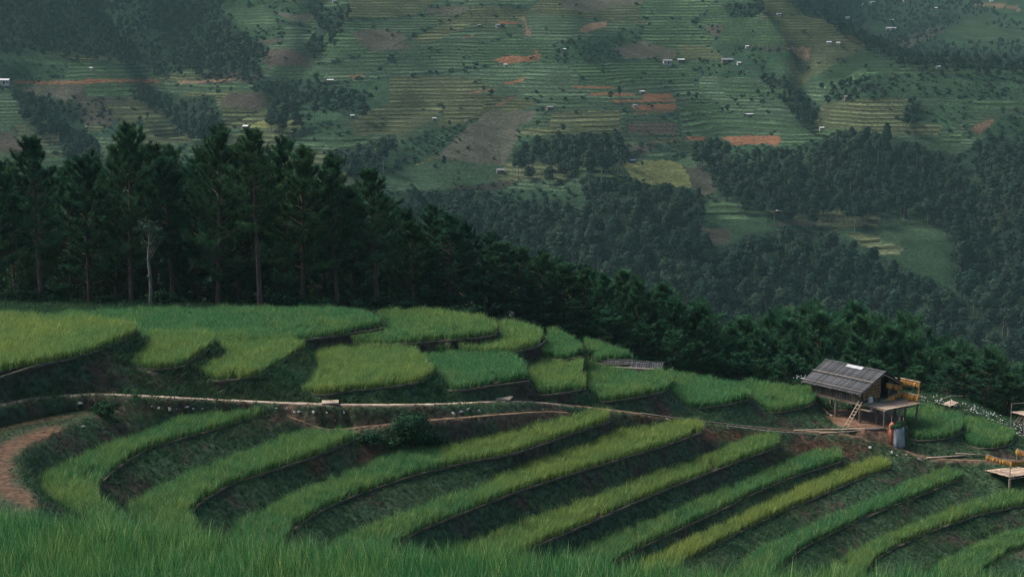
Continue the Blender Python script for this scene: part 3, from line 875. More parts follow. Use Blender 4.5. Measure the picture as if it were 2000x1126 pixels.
PATCH = [   # colour, stripe strength, stripe spacing (m), polygon
 (C_SCRUB, .25, 2.2, [(-80,95),(50,95),(130,110),(130,150),(-80,160)]),
 (C_LG*.8, .2, 2.2, [(-80,110),(40,100),(120,110),(130,128),(60,122),(-80,130)]),
 (C_BROWN, .0, 2, [(950,217),(1050,216),(1035,237),(1010,245),(1012,265),(995,300),(985,322),(920,318),(855,305),(870,285),(905,250),(930,238)]),
 (C_RED, .0, 2, [(500,100),(560,95),(600,110),(610,130),(560,130),(525,130)]),
 (C_BROWN, .0, 2, [(520,18),(570,28),(620,30),(600,45),(575,42)]),
 (C_BROWN*.9, .1, 2, [(1200,95),(1250,80),(1320,98),(1320,115),(1220,115)]),
 (C_RED, .0, 2, [(430,205),(445,183),(505,180),(525,205),(500,213)]),
 (C_BROWN*.85, .1, 2, [(20,172),(165,164),(160,180),(125,200),(110,190),(60,185)]),
 (C_BROWN, .1, 2, [(1075,-20),(1300,-20),(1250,8),(1200,14),(1150,25),(1100,15)]),
 (C_BROWN*.9, .1, 2, [(680,65),(745,55),(790,70),(800,95),(730,102),(690,85)]),
 (C_BROWN*.9, .1, 2, [(835,16),(920,14),(900,28),(840,32)]),
 (C_RED, .0, 2, [(-40,275),(55,270),(55,295),(-40,298)]),
 (C_RED*1.1, .5, 2, [(1225,240),(1320,240),(1320,262),(1225,262)]),
 (C_SCRUB, 0, 2, [(730,300),(850,250),(920,240),(860,300),(760,340),(720,345)]),
 (C_LG*.75, .15, 2, [(720,350),(860,310),(990,325),(960,360),(800,372)]),
 (C_SCRUB*1.1, .1, 2, [(570,250),(620,235),(660,245),(700,262),(570,268)]),
 (C_SCRUB*1.15, 0, 2, [(1600,190),(1690,145),(2100,140),(2100,188),(1900,192),(1790,188)]),
 (C_SCRUB*1.2, 0, 2, [(1780,215),(1920,192),(1900,230),(1850,250),(1790,240)]),
 (C_SCRUB*1.1, 0, 2, [(1880,262),(1950,228),(2100,215),(2100,300),(1940,262)]),
 (C_SCRUB*1.05, 0, 2, [(1420,285),(1560,285),(1590,275),(1600,300),(1560,330),(1440,320)]),
 (C_SCRUB, 0, 2, [(1700,395),(1800,390),(1850,420),(1830,430),(1700,425)]),
 (C_SCRUB, 0, 2, [(1760,480),(1860,470),(1900,560),(1850,560),(1780,520)]),
 (C_BROWN*.75, .1, 2, [(1338,330),(1362,318),(1392,340),(1400,372),(1380,385),(1352,365)]),
 (C_BROWN*.6, .1, 2, [(1360,445),(1430,445),(1420,478),(1390,475)]),
 (C_BROWN*.8, .1, 2, [(1540,428),(1610,434),(1650,458),(1600,440),(1500,440)]),
 (C_DRK*1.3, .3, 2.2, [(1400,95),(1500,130),(1540,155),(1480,150),(1420,130)]),
 (C_DRK*1.3, .2, 2.2, [(640,170),(720,180),(700,220),(640,215)]),
 (C_YEL, .2, 1.6, [(1219,320),(1260,314),(1310,313),(1330,320),(1338,330),(1345,345),(1352,366),(1290,362),(1235,354)]),
 (C_LG*1.2, .1, 1.6, [(1325,312),(1345,305),(1365,316),(1358,328),(1340,328),(1330,320)]),
 (C_YEL*1.15, .45, 2.4, [(480,251),(490,245),(520,234),(590,234),(585,248)]),
 (C_OLV, 1.0, 2.0, [(990,318),(1088,317),(1115,350),(970,352)]),
 (C_LG*.8, 1.0, 2.6, [(1105,322),(1220,320),(1228,352),(1160,352),(1115,338)]),
 (C_OLV*.9, 1.0, 2.2, [(1070,250),(1080,220),(1210,215),(1212,260),(1015,265),(1015,250)]),
 (C_OLV*.95, .9, 2.2, [(440,265),(480,250),(590,247),(570,265),(560,285),(440,300)]),
 (C_LG*.85, 1.0, 2.8, [(570,268),(700,262),(730,275),(690,287),(555,288)]),
 (C_OLV*.8, 1.0, 2.2, [(280,233),(320,237),(370,265),(375,277),(285,285)]),
 (C_OLV*.9, .9, 2.2, [(540,298),(640,296),(660,318),(540,325)]),
 (C_LG*.8, 1.0, 2.4, [(1325,210),(1420,223),(1500,232),(1575,250),(1570,256),(1330,250)]),
 (C_OLV*.95, 1.0, 2.1, [(1490,410),(1640,410),(1720,420),(1715,445),(1640,445),(1560,430)]),
 (C_LG*.85, 1.0, 2.1, [(1385,395),(1440,390),(1500,420),(1495,432),(1375,432)]),
 (C_OLV*1.0, 1.0, 2.6, [(1650,455),(1720,455),(1765,485),(1760,497),(1715,497)]),
 (C_LG*.8, .1, 2.1, [(1722,425),(1850,430),(1862,465),(1720,476)]),
 (C_OLV*.85, .9, 2.0, [(1590,245),(1610,200),(1700,190),(1765,190),(1765,235),(1840,245),(1830,264),(1720,262)]),
 (C_LG*.85, 1.0, 2.6, [(1815,287),(1830,265),(1880,260),(1872,292)]),
 (C_LG*.85, 1.0, 2.8, [(1900,195),(2100,188),(2100,216),(1900,214)]),
 (C_LG*.85, 1.0, 2.6, [(166,165),(275,166),(265,190),(170,190)]),
 (C_LG*.7, .7, 2.2, [(140,120),(260,118),(310,150),(310,156),(135,158)]),
 (C_LG*.75, .8, 2.2, [(380,167),(470,160),(500,178),(380,180)]),
 (C_OLV*.7, .8, 2.2, [(210,205),(290,203),(320,220),(330,235),(220,230)]),
 (C_OLV*.8, 1.0, 2.4, [(650,336),(690,330),(722,343),(715,354),(670,352)]),
 (C_LG*.75, .9, 2.3, [(-40,300),(80,300),(120,310),(160,330),(150,345),(-40,348)]),
 (C_LG*.7, .9, 2.3, [(45,232),(100,235),(130,262),(60,258)]),
 (C_LG*.75, .6, 2.0, [(440,15),(510,12),(555,50),(480,52),(455,35)]),
 (C_LG*.7, .5, 2.0, [(540,128),(610,130),(640,145),(620,158),(530,155)]),
 (C_LG*.8, .8, 2.2, [(640,60),(680,60),(720,100),(640,115),(620,108)]),
 (C_OLV*.75, .8, 1.8, [(690,-20),(860,-20),(840,12),(800,36),(670,36)]),
 (C_OLV*.8, .9, 1.9, [(760,150),(900,150),(960,165),(900,200),(800,260),(690,265),(690,230),(760,200)]),
 (C_OLV*.8, .9, 1.9, [(880,200),(950,195),(940,218),(900,245),(850,250)]),
 (C_OLV*.65, .6, 1.8, [(1500,-20),(1580,0),(1640,70),(1690,92),(1600,92),(1500,90),(1480,40)]),
 (C_LG*.62, .5, 1.8, [(1420,40),(1520,40),(1530,90),(1400,85)]),
 (C_OLV*.8, .8, 1.8, [(1325,88),(1385,90),(1415,115),(1330,115)]),
 (C_LG*.75, .9, 2.4, [(1400,155),(1480,160),(1560,185),(1540,190),(1420,190)]),
 (C_LG*.6, .3, 2.0, [(1590,140),(1680,100),(1780,132),(1680,140),(1620,175)]),
 (C_OLV*.7, .3, 2, [(1530,120),(1610,80),(1680,98),(1590,150),(1560,175)]),
 (C_LG*.75, .9, 2.4, [(1610,185),(1680,142),(1690,144),(1622,186)]),
 (C_LG*.6, .3, 2, [(1850,60),(1900,35),(1960,40),(2100,50),(2100,95),(1900,88)]),
 (C_BROWN*.8, .2, 2, [(1720,85),(1800,62),(1850,45),(1840,65),(1770,95)]),
 (C_BROWN*.7, .2, 2, [(1625,38),(1690,45),(1710,60),(1650,58)]),
 (C_OR, 0, 2, [(962,118),(990,110),(1046,108),(1044,119),(990,125)]),
 (C_OR*.8, 0, 2, [(1047,95),(1052,105),(1056,117),(1048,120),(1045,105)]),
 (C_TAN, 0, 2, [(1130,57),(1148,45),(1185,42),(1183,52),(1158,60),(1143,66)]),
 (C_TAN*1.05, 0, 2, [(1537,93),(1584,92),(1580,108),(1577,120),(1566,116),(1552,106)]),
 (C_OR*.85, 0, 2, [(20,158),(150,158),(170,154),(300,155),(322,163),(240,160),(170,163),(120,164),(30,164)]),
 (C_TAN, 0, 2, [(345,158),(390,157),(440,155),(470,153),(440,159),(400,161),(350,164)]),
 (C_OR*.75, 0, 2, [(1120,168),(1200,169),(1200,173),(1120,172)]),
 (C_OR*.75, 0, 2, [(1160,181),(1240,182),(1240,187),(1150,186)]),
 (C_OR*.8, 0, 2, [(1255,184),(1310,183),(1318,190),(1255,197)]),
 (C_OR*.8, 0, 2, [(1195,196),(1320,194),(1322,199),(1200,200)]),
 (C_OR*.8, 0, 2, [(1232,207),(1321,202),(1320,213),(1240,215)]),
 (C_OR*.6, 0, 2, [(1235,219),(1320,215),(1310,219),(1240,221)]),
 (C_OR*.9, 0, 2, [(1340,266),(1380,268),(1382,276),(1345,274)]),
 (C_OR*.95, 0, 2, [(1408,268),(1440,266),(1523,265),(1526,275),(1515,286),(1505,281),(1470,282),(1430,284),(1425,276)]),
 (C_OR*.8, 0, 2, [(975,42),(1015,42),(1012,47),(975,47)]),
 (C_OR*.7, 0, 2, [(680,147),(705,146),(703,153),(682,151)]),
 (C_OR*.75, 0, 2, [(985,162),(1025,152),(1022,158),(990,166)]),
 (C_TAN*.7, 0, 2, [(912,181),(970,172),(968,178),(915,184)]),
 (C_TAN*.7, 0, 2, [(1895,250),(1945,228),(1942,238),(1915,262)]),
 (C_OR*.6, 0, 2, [(1650,68),(1660,72),(1676,82),(1660,80)]),
 (C_TAN*.9, 0, 2, [(1900,8),(1960,8),(1985,12),(1997,24),(1975,16),(1930,14)]),
 (C_TAN*.8, 0, 2, [(1018,33),(1023,33),(1032,55),(1040,62),(1036,72),(1024,66),(1027,58)]),
 (C_TAN*.6, 0, 2, [(905,75),(926,66),(925,70),(906,79)]),
 (C_TAN*.5, 0, 2, [(970,205),(1010,184),(1012,187),(975,208)]),
 (C_OR*.6, 0, 2, [(1270,275),(1345,272),(1345,274),(1270,277)]),
]
HEDGE = [ # dark hedge and terrace-wall lines: width in pixels, points
 (3, [(1200,38),(1300,36),(1420,34),(1500,28),(1572,27)]), (2.5, [(1060,113),(1120,116),(1200,119),(1320,116)]), (2.5, [(770,90),(830,60),(900,30),(920,15)]), (3, [(800,148),(880,140),(960,128)]),
 (3, [(680,38),(760,36),(860,26)]), (2.5, [(1540,92),(1440,90),(1380,90)]), (3, [(1600,192),(1700,190),(1800,190),(1930,188)]), (2.5, [(1200,300),(1300,310),(1340,298)]), (3, [(500,250),(450,262)]),
 (3, [(620,180),(560,160),(500,155)]), (3, [(1700,420),(1850,425)]), (2.5, [(620,130),(700,110),(720,95)]), (2.5, [(720,150),(640,165)]), (3, [(1070,215),(1050,240),(1020,250)]),
 (3, [(1320,225),(1330,260)]), (3, [(1225,262),(1225,215)]), (2.5, [(1560,120),(1500,95),(1440,92)]),
]
ns = 230
sr = np.random.default_rng(12)
sx, sy = sr.uniform(-100, 2100, ns), sr.uniform(-60, 480, ns)
best = np.full(FX.shape, 1e9); sec = best.copy(); cell = np.zeros(FX.shape, int)
wx = FPXp + (fbm(FPXp / 40, FPYp / 15, 61) - .5) * 30; wy = FPYp + (fbm(FPXp / 30, FPYp / 30, 63) - .5) * 10
for k in range(ns):
    d = ((wx - sx[k]) / 3.2) ** 2 + (wy - sy[k]) ** 2
    q = d < best; sec = np.where(q, best, np.minimum(sec, d)); best[q] = d[q]; cell[q] = k
tone = sr.choice(5, ns, p=[.52, .16, .18, .09, .05])
pal = np.array([C_TER, C_LG * .8, C_OLV * .75, C_SCRUB * 1.15, C_BROWN * .62])
FC = pal[tone[cell]] * sr.uniform(.85, 1.15, ns)[cell][..., None]
FS = np.array([.85, 1.0, 1.0, .15, .2])[tone[cell]]
FP = sr.uniform(1.5, 2.3, ns)[cell]
edge = (np.sqrt(sec) - np.sqrt(best) < 1.5) & (fbm(FPXp / 70, FPYp / 30, 69) > .42)
FC[edge] = C_DRK * 1.25; FS[edge] = 0
low = (FPYp > 372) | ((FPXp > 1590) & (FDg > 1090))
FC[low] = C_SCRUB; FS[low] = .0
ex = FPXp + (fbm(FPXp / 9, FPYp / 9, 65) - .5) * 7; ey = FPYp + (fbm(FPXp / 9, FPYp / 9, 66) - .5) * 5
forest = np.zeros(FX.shape, bool)
for p in FOREST: forest |= inside(FPXp, FPYp, p)
FC[forest] = C_FLOOR; FS[forest] = 0
for c, s, per, p in PATCH:
    mm = inside(ex, ey, p)
    FC[mm] = c; FS[mm] = s; FP[mm] = per
for wd, l in HEDGE:
    for a, c in zip(l[:-1], l[1:]):
        a = np.array(a, float); c = np.array(c, float); d = c - a
        mbox = (ex > min(a[0], c[0]) - 5) & (ex < max(a[0], c[0]) + 5) & (ey > min(a[1], c[1]) - 5) & (ey < max(a[1], c[1]) + 5)
        t = np.clip(((ex - a[0]) * d[0] + (ey - a[1]) * d[1]) / (d @ d), 0, 1)
        mm = mbox & (np.hypot(ex - a[0] - t * d[0], ey - a[1] - t * d[1]) < wd / 2)
        FC[mm] = C_DRK; FS[mm] = 0
FC = FC * np.array([.68, .72, .69])
me = grid_mesh('mountainside', FX, FDg, FZ)
color_attr(me, 'Col', FC.reshape(-1, 3))
color_attr(me, 'Row', np.stack([FS, FP, FS * 0], -1).reshape(-1, 3))
m, nt, b = new_mat('mountain_cover')
L = nt.links
ca = N(nt, 'ShaderNodeAttribute', attribute_name='Col'); ra = N(nt, 'ShaderNodeAttribute', attribute_name='Row')
sp = N(nt, 'ShaderNodeSeparateColor'); L.new(ra.outputs['Color'], sp.inputs[0])
ge = N(nt, 'ShaderNodeNewGeometry'); sx3 = N(nt, 'ShaderNodeSeparateXYZ'); L.new(ge.outputs['Position'], sx3.inputs[0])
nz = N(nt, 'ShaderNodeTexNoise'); nz.inputs['Scale'].default_value = .035; nz.inputs['Detail'].default_value = 2; L.new(ge.outputs['Position'], nz.inputs[0])
nm_ = N(nt, 'ShaderNodeMath', operation='MULTIPLY_ADD'); nm_.inputs[1].default_value = 2.2; L.new(nz.outputs[0], nm_.inputs[0]); L.new(sx3.outputs['Z'], nm_.inputs[2])
dv = N(nt, 'ShaderNodeMath', operation='DIVIDE'); L.new(nm_.outputs[0], dv.inputs[0]); L.new(sp.outputs[1], dv.inputs[1])
fr = N(nt, 'ShaderNodeMath', operation='FRACT'); L.new(dv.outputs[0], fr.inputs[0])
fl = N(nt, 'ShaderNodeMath', operation='FLOOR'); L.new(dv.outputs[0], fl.inputs[0])
wnz = N(nt, 'ShaderNodeTexWhiteNoise', noise_dimensions='1D'); L.new(fl.outputs[0], wnz.inputs['W'])
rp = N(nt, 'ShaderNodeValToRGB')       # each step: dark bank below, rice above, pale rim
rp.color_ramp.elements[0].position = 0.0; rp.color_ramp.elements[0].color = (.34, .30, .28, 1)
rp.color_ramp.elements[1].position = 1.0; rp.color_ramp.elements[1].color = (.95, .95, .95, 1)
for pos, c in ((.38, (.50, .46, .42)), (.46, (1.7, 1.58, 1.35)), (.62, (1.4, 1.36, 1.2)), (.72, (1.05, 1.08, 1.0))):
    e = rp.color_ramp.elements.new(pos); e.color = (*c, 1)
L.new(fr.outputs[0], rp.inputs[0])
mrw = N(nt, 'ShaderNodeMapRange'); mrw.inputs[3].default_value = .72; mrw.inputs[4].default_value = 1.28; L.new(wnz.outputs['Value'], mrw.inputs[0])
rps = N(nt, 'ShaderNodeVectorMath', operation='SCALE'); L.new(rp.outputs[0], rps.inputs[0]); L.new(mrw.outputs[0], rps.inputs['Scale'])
n2_ = N(nt, 'ShaderNodeTexNoise'); n2_.inputs['Scale'].default_value = .55; n2_.inputs['Detail'].default_value = 5; n2_.inputs['Roughness'].default_value = .7; L.new(ge.outputs['Position'], n2_.inputs[0])
n3_ = N(nt, 'ShaderNodeTexNoise'); n3_.inputs['Scale'].default_value = .06; n3_.inputs['Detail'].default_value = 4; L.new(ge.outputs['Position'], n3_.inputs[0])
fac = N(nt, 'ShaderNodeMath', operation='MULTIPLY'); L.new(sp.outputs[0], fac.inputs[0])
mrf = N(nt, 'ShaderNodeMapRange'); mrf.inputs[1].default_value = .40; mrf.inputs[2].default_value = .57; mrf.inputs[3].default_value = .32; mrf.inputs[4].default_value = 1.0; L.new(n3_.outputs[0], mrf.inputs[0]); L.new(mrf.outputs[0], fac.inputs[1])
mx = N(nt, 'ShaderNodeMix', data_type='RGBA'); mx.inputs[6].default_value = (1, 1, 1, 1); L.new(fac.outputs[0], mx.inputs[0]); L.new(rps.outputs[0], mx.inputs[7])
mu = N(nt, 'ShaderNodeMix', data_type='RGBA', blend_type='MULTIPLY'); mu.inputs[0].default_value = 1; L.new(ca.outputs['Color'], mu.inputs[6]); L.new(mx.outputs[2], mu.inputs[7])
mr1 = N(nt, 'ShaderNodeMapRange'); mr1.inputs[1].default_value = .3; mr1.inputs[2].default_value = .7; mr1.inputs[3].default_value = .5; mr1.inputs[4].default_value = 1.55; L.new(n2_.outputs[0], mr1.inputs[0])
mr2 = N(nt, 'ShaderNodeMapRange'); mr2.inputs[1].default_value = .3; mr2.inputs[2].default_value = .7; mr2.inputs[3].default_value = .72; mr2.inputs[4].default_value = 1.3; L.new(n3_.outputs[0], mr2.inputs[0])
mm_ = N(nt, 'ShaderNodeMath', operation='MULTIPLY'); L.new(mr1.outputs[0], mm_.inputs[0]); L.new(mr2.outputs[0], mm_.inputs[1])
vs_ = N(nt, 'ShaderNodeVectorMath', operation='SCALE'); L.new(mu.outputs[2], vs_.inputs[0]); L.new(mm_.outputs[0], vs_.inputs['Scale'])
L.new(vs_.outputs[0], b.inputs['Base Color'])
bp = N(nt, 'ShaderNodeBump'); bp.inputs['Strength'].default_value = 1.0; bp.inputs['Distance'].default_value = 1.2; L.new(n2_.outputs[0], bp.inputs['Height']); L.new(bp.outputs[0], b.inputs['Normal'])
b.inputs['Roughness'].default_value = 1.0; b.inputs['Specular IOR Level'].default_value = 0
struct(link('mountainside', me, None, m, True), 'far mountainside covered with narrow rice terraces, fallow patches and cut earth')
# ------------------------------------------------------------------ trees
def leaf_faces(P, size, r, NR):
    """small leaf-clump faces at points P, lying roughly across the outward direction NR"""
    n = len(P)
    nr = NR + r.normal(0, .34, (n, 3)); nr /= np.linalg.norm(nr, axis=1)[:, None]
    d = np.cross(nr, r.normal(0, 1, (n, 3))); d /= np.linalg.norm(d, axis=1)[:, None]
    e = np.cross(nr, d)
    s = size * r.uniform(.55, 1.25, n)[:, None]
    a = P + d * s; b = P + e * s * .62; c = P - d * s * .8; f = P - e * s * .62
    V = np.stack([a, b, c, f], 1).reshape(-1, 3)
    i = np.arange(n)[:, None] * 4
    return V, np.concatenate([i + [[0, 1, 2]], i + [[0, 2, 3]]], 0)

def crown_mesh(name, mat, lobes, n, size, seed, fill=.35):
    """lobes: (centre, radii); leaf faces spread through the lobes, most near the skin"""
    r = np.random.default_rng(seed)
    P = []; T = []; NR = []
    vol = np.array([np.prod(l[1]) ** .67 for l in lobes]); cnt = np.maximum(6, (n * vol / vol.sum()).astype(int))
    for (c, rad), k in zip(lobes, cnt):
        d = r.normal(0, 1, (k, 3)); d /= np.linalg.norm(d, axis=1)[:, None]
        q = np.where(r.uniform(0, 1, k) < fill, r.uniform(.2, .8, k), r.uniform(.8, 1.08, k))
        d[:, 2] = np.where(d[:, 2] < -.35, -d[:, 2] * .6, d[:, 2])
        P.append(np.asarray(c) + d * q[:, None] * np.asarray(rad))
        NR.append(d + [0, 0, .25]); T.append(np.full(k, r.uniform(.15, .85)) + r.normal(0, .13, k))
    P = np.concatenate(P); T = np.clip(np.concatenate(T), 0, 1)
    V, Fc = leaf_faces(P, size, r, np.concatenate(NR))
    me = mesh_np(name, V, Fc)
    leaf_attr(me, np.repeat(T, 4))
    me.materials.append(mat)
    return me

def broadleaf(seed, mat, mtrunk, h=11., rad=3.0, n=420, size=.55, base=.35, thin=False):
    r = np.random.default_rng(seed)
    lobes = []
    for k in range(16 if not thin else 7):
        a = r.uniform(0, 6.28); t = r.uniform(0, 1)
        rr = rad * .72 * math.sin(math.pi * (.12 + .8 * t)) * math.sqrt(r.uniform(.05, 1))
        z = h * (base + .10 + (.80 - base) * t)
        s = rad * r.uniform(.40, .58)
        lobes.append(((math.cos(a) * rr, math.sin(a) * rr, z), (s, s, s * r.uniform(.7, 1.1))))
    cm = crown_mesh('crown', mat, lobes, n, size, seed + 1)
    q = MB(); q.tube([(0, 0, -1), (r.normal(0, .15), r.normal(0, .15), h * .4), (r.normal(0, .3), r.normal(0, .3), h * .85)], [h * .018, h * .014, h * .006], 5)
    for k in range(4):
        l = lobes[k]; q.tube([(0, 0, h * (.3 + .1 * k)), l[0]], [h * .007, h * .003], 4)
    tm = q.mesh('trunk'); tm.materials.append(mtrunk)
    return tm, cm

def pine(seed, mat, mtrunk, h=16., crown0=.34, spread=3.3, nb=66, tw=8, tuft=4, needle=.46, up=.5, nn=16):
    """long-needled pine: bare lower trunk, whorled boughs curving up, needle brushes on the shoots"""
    r = np.random.default_rng(seed)
    bx, by = r.normal(0, .35, 2)
    def axis(t): return np.array([bx * math.sin(t * 2.4) * .6, by * math.sin(t * 2.1) * .6, h * t])
    q = MB()
    q.tube([axis(t) - [0, 0, .8 if t == 0 else 0] for t in np.linspace(0, .985, 9)], [h * .0165 * (1 - .86 * t) * (1.25 if t == 0 else 1) for t in np.linspace(0, 1, 9)], 7)
    tips = []
    def brush(p, d, ln, tone): tips.append((p, d, ln, tone))
    for b in range(nb):
        t = crown0 + (1 - crown0) * ((b + r.uniform(0, .8)) / nb) ** .92
        t = min(t, .985)
        u = (t - crown0) / (1 - crown0)
        L = spread * (.5 + .5 * math.sin(math.pi * min(1, u * .9 + .12))) * (1 - .55 * u ** 4) * r.uniform(.55, 1.15)
        az = b * 2.39996 + r.normal(0, .35)
        el = math.radians(r.uniform(-4, 22) + 38 * u ** 1.5)
        d0 = np.array([math.cos(az) * math.cos(el), math.sin(az) * math.cos(el), math.sin(el)])
        p0 = axis(t); pts = [p0]; d = d0.copy(); seg = 5
        for s in range(seg):
            d = d + np.array([0, 0, up * .16]) + r.normal(0, .07, 3); d /= np.linalg.norm(d)
            pts.append(pts[-1] + d * L / seg)
        pts = np.array(pts)
        q.tube(pts, np.linspace(.012 * L + .018, .012, seg + 1), 4, False)
        tone = r.uniform(.1, .9)
        k0 = 1 if u > .3 else 2
        for k in range(tw):
            f = r.uniform(.28, 1.0) if u < .8 else r.uniform(.05, 1)
            i = min(seg - 1, int(f * seg)); base_ = pts[i] + (pts[i + 1] - pts[i]) * (f * seg - i)
            sd = (pts[i + 1] - pts[i]); sd /= np.linalg.norm(sd)
            la = np.cross(sd, [0, 0, 1.]); la /= np.linalg.norm(la) + 1e-9
            td = sd * .6 + la * r.choice([-1, 1]) * r.uniform(.25, .95) + np.array([0, 0, r.uniform(.25, .95)]); td /= np.linalg.norm(td)
            tl = r.uniform(.35, .95) * (.55 + .45 * min(1, L / 2.4))
            q.tube([base_, base_ + td * tl], [.018, .008], 3, False)
            for w in range(tuft):
                pp = base_ + td * tl * (1 - .26 * w)
                brush(pp, td + r.normal(0, .18, 3), needle * r.uniform(.8, 1.15), np.clip(tone + r.normal(0, .15), 0, 1))
        brush(pts[-1], d, needle * 1.15, tone)
    for k in range(10):       # leading shoots at the very top
        td = np.array([r.normal(0, .3), r.normal(0, .3), 1.]); td /= np.linalg.norm(td)
        p = axis(.97) + td * r.uniform(.1, .9)
        brush(p, td, needle * 1.2, r.uniform(.3, .9))
    for b in range(8):        # dead snags low on the trunk
        t = r.uniform(.08, max(.1, crown0)); az = r.uniform(0, 6.28); L = r.uniform(.4, 1.4)
        p0 = axis(t); q.tube([p0, p0 + np.array([math.cos(az), math.sin(az), r.uniform(-.1, .25)]) * L], [.022, .006], 3, False)
    n = len(tips)
    P = np.array([x[0] for x in tips]); D = np.array([x[1] for x in tips]); Ln = np.array([x[2] for x in tips]); T = np.array([x[3] for x in tips])
    D /= np.linalg.norm(D, axis=1)[:, None]
    m = nn
    th = np.tile(np.arange(m) * 2.39996, (n, 1)) + r.uniform(0, 6.28, (n, 1)); sp_ = r.uniform(.25, 1.15, (n, m))
    A = np.cross(D, np.where(np.abs(D[:, 2:3]) < .9, [[0, 0, 1.]], [[1., 0, 0]])); A /= np.linalg.norm(A, axis=1)[:, None]; B = np.cross(D, A)
    nd = D[:, None] * np.cos(sp_)[..., None] + (A[:, None] * np.cos(th)[..., None] + B[:, None] * np.sin(th)[..., None]) * np.sin(sp_)[..., None]
    sd = np.cross(nd, r.normal(0, 1, (n, m, 3))); sd /= np.linalg.norm(sd, axis=2)[..., None]
    ln = Ln[:, None, None] * r.uniform(.75, 1.15, (n, m, 1))
    base_ = P[:, None] - D[:, None] * Ln[:, None, None] * .35 * r.uniform(0, 1, (n, m, 1))
    wd = needle * .085
    V = np.stack([base_ + sd * wd * .5, base_ - sd * wd * .5 + nd * ln * .1, base_ + nd * ln], 2).reshape(-1, 3)
    Fc = np.arange(len(V)).reshape(-1, 3)
    cm = mesh_np('crown', V, Fc); leaf_attr(cm, np.repeat(T, m * 3)); cm.materials.append(mat)
    tm = q.mesh('trunk'); tm.materials.append(mtrunk)
    return tm, cm

M_PINE = leafy('pine_needles', (.026, .078, .044), (.046, .100, .044), None, .12, .5)
M_PINE2 = leafy('young_pine_needles', (.032, .100, .050), (.050, .118, .050), None, .12, .5)
M_BARK = noisy('pine_bark', (.050, .036, .030), (.12, .085, .066), 5, .95, .6, None, (1, 1, .25), 5, .1, .25)
M_PALE = noisy('pale_bark', (.10, .09, .075), (.20, .18, .15), 6, .9, .4, None, (1, 1, .3), 5, .1, .1)
M_PALELEAF = leafy('pale_tree_leaf', (.040, .070, .045), (.060, .085, .055), None, .2, .4)
M_BUSH = leafy('bush_leaf', (.013, .046, .022), (.026, .060, .026), None, .15, .5)
M_FOR = leafy('forest_leaf', (.009, .026, .018), (.032, .052, .030), None, .1, .45)
M_FORS = leafy('far_wood_leaf', (.009, .026, .018), (.034, .052, .030), 'tint', .1, .45)
M_FTRUNK = noisy('forest_bark', (.05, .048, .042), (.13, .125, .11), 2, .9, .2, None, None, 4, .1, .4)

PINES = [pine(301, M_PINE, M_BARK, 16, .22, 3.9), pine(302, M_PINE, M_BARK, 17, .32, 3.6), pine(303, M_PINE, M_BARK, 15, .16, 4.2, 76), pine(304, M_PINE, M_BARK, 18, .42, 3.8), pine(305, M_PINE, M_BARK, 14, .12, 3.9, 74)]
YPINES = [pine(311, M_PINE2, M_BARK, 11, .10, 3.6, 64, 8, 4, .42, .7), pine(312, M_PINE2, M_BARK, 12, .12, 3.4, 62, 8, 4, .42, .7), pine(313, M_PINE2, M_BARK, 10, .08, 3.8, 64, 8, 4, .42, .75)]
PH = [16, 17, 15, 18, 14]; YH = [11, 12, 10]
ntri = sum(len(c.polygons) + len(t.polygons) * 2 for t, c in PINES + YPINES)
print('pine tris', ntri)

def place_tree(name, tm, cm, loc, s, rz, label, group, lean=0.0, sz=None):
    o = empty(name, loc, label, 'tree', group, rz)
    o.scale = (s, s, sz if sz else s)
    o.rotation_euler = (random.gauss(0, .035) + lean, random.gauss(0, .035), rz)
    link('trunk', tm, o); link('crown', cm, o)
    return o

def tree_at(px, D, ytop, kinds, heights, label, group, k=None, name='pine_tree', maxh=24, minh=5):
    x = (px - 1000) / F * D * 1.02
    g = float(ground(x, D))
    top = at_d(px, ytop, D)
    h = min(maxh, max(minh, top[2] - g))
    i = random.randrange(len(kinds)) if k is None else k
    sz = h / heights[i]
    s = (sz if 0.75 < sz < 1.15 else (sz + 1) / 2) * random.uniform(.85, 1.2)
    return place_tree(name, *kinds[i], (x, D, g - .1), s, random.uniform(0, 6.28), label, group, 0, sz)

# the outline of the pine row on the crest, left to right
FRONT = [(-60,140,330,0,None),(-10,139,318,2,'leftmost tall pine cut by the picture edge'),(38,146,385,4,None),(88,139,276,1,'tall pine with a slender trunk near the left edge'),(150,150,350,2,None),(182,143,318,0,None),(225,147,300,4,None),
 (262,141,258,0,'highest pine of the row, behind the pale slim tree'),(310,148,300,2,None),(345,143,318,1,None),(388,150,312,0,None),(428,141,266,2,'broad pine with a forked top left of the pine with the thick trunk'),(468,147,300,4,None),
 (512,138,262,3,'tall pine with a thick bare reddish trunk at the edge of the long terrace'),(556,146,290,2,None),(592,142,302,0,None),(630,148,322,4,None),(664,143,340,1,None),(700,150,388,2,None),
 (740,142,338,1,'lone spiky pine standing out where the row starts to fall'),(778,150,420,4,None),(812,146,440,2,None),(846,149,412,0,None),(880,146,428,2,None),(915,150,446,4,None),(952,150,462,0,None)]
ORD = ['first', 'second', 'third', 'fourth', 'fifth', 'sixth', 'seventh', 'eighth', 'ninth', 'tenth', 'eleventh', 'twelfth', 'thirteenth', 'fourteenth', 'fifteenth', 'sixteenth', 'seventeenth', 'eighteenth', 'nineteenth', 'twentieth', 'twenty-first', 'twenty-second', 'twenty-third', 'twenty-fourth', 'twenty-fifth', 'twenty-sixth']
for n_, (px, D, yt, k, lab) in enumerate(FRONT):
    tree_at(px, D, yt, PINES, PH, lab or 'tall dark pine, %s from the left in the front row on the crest' % ORD[n_], 'pines on the crest behind the terraces', k)
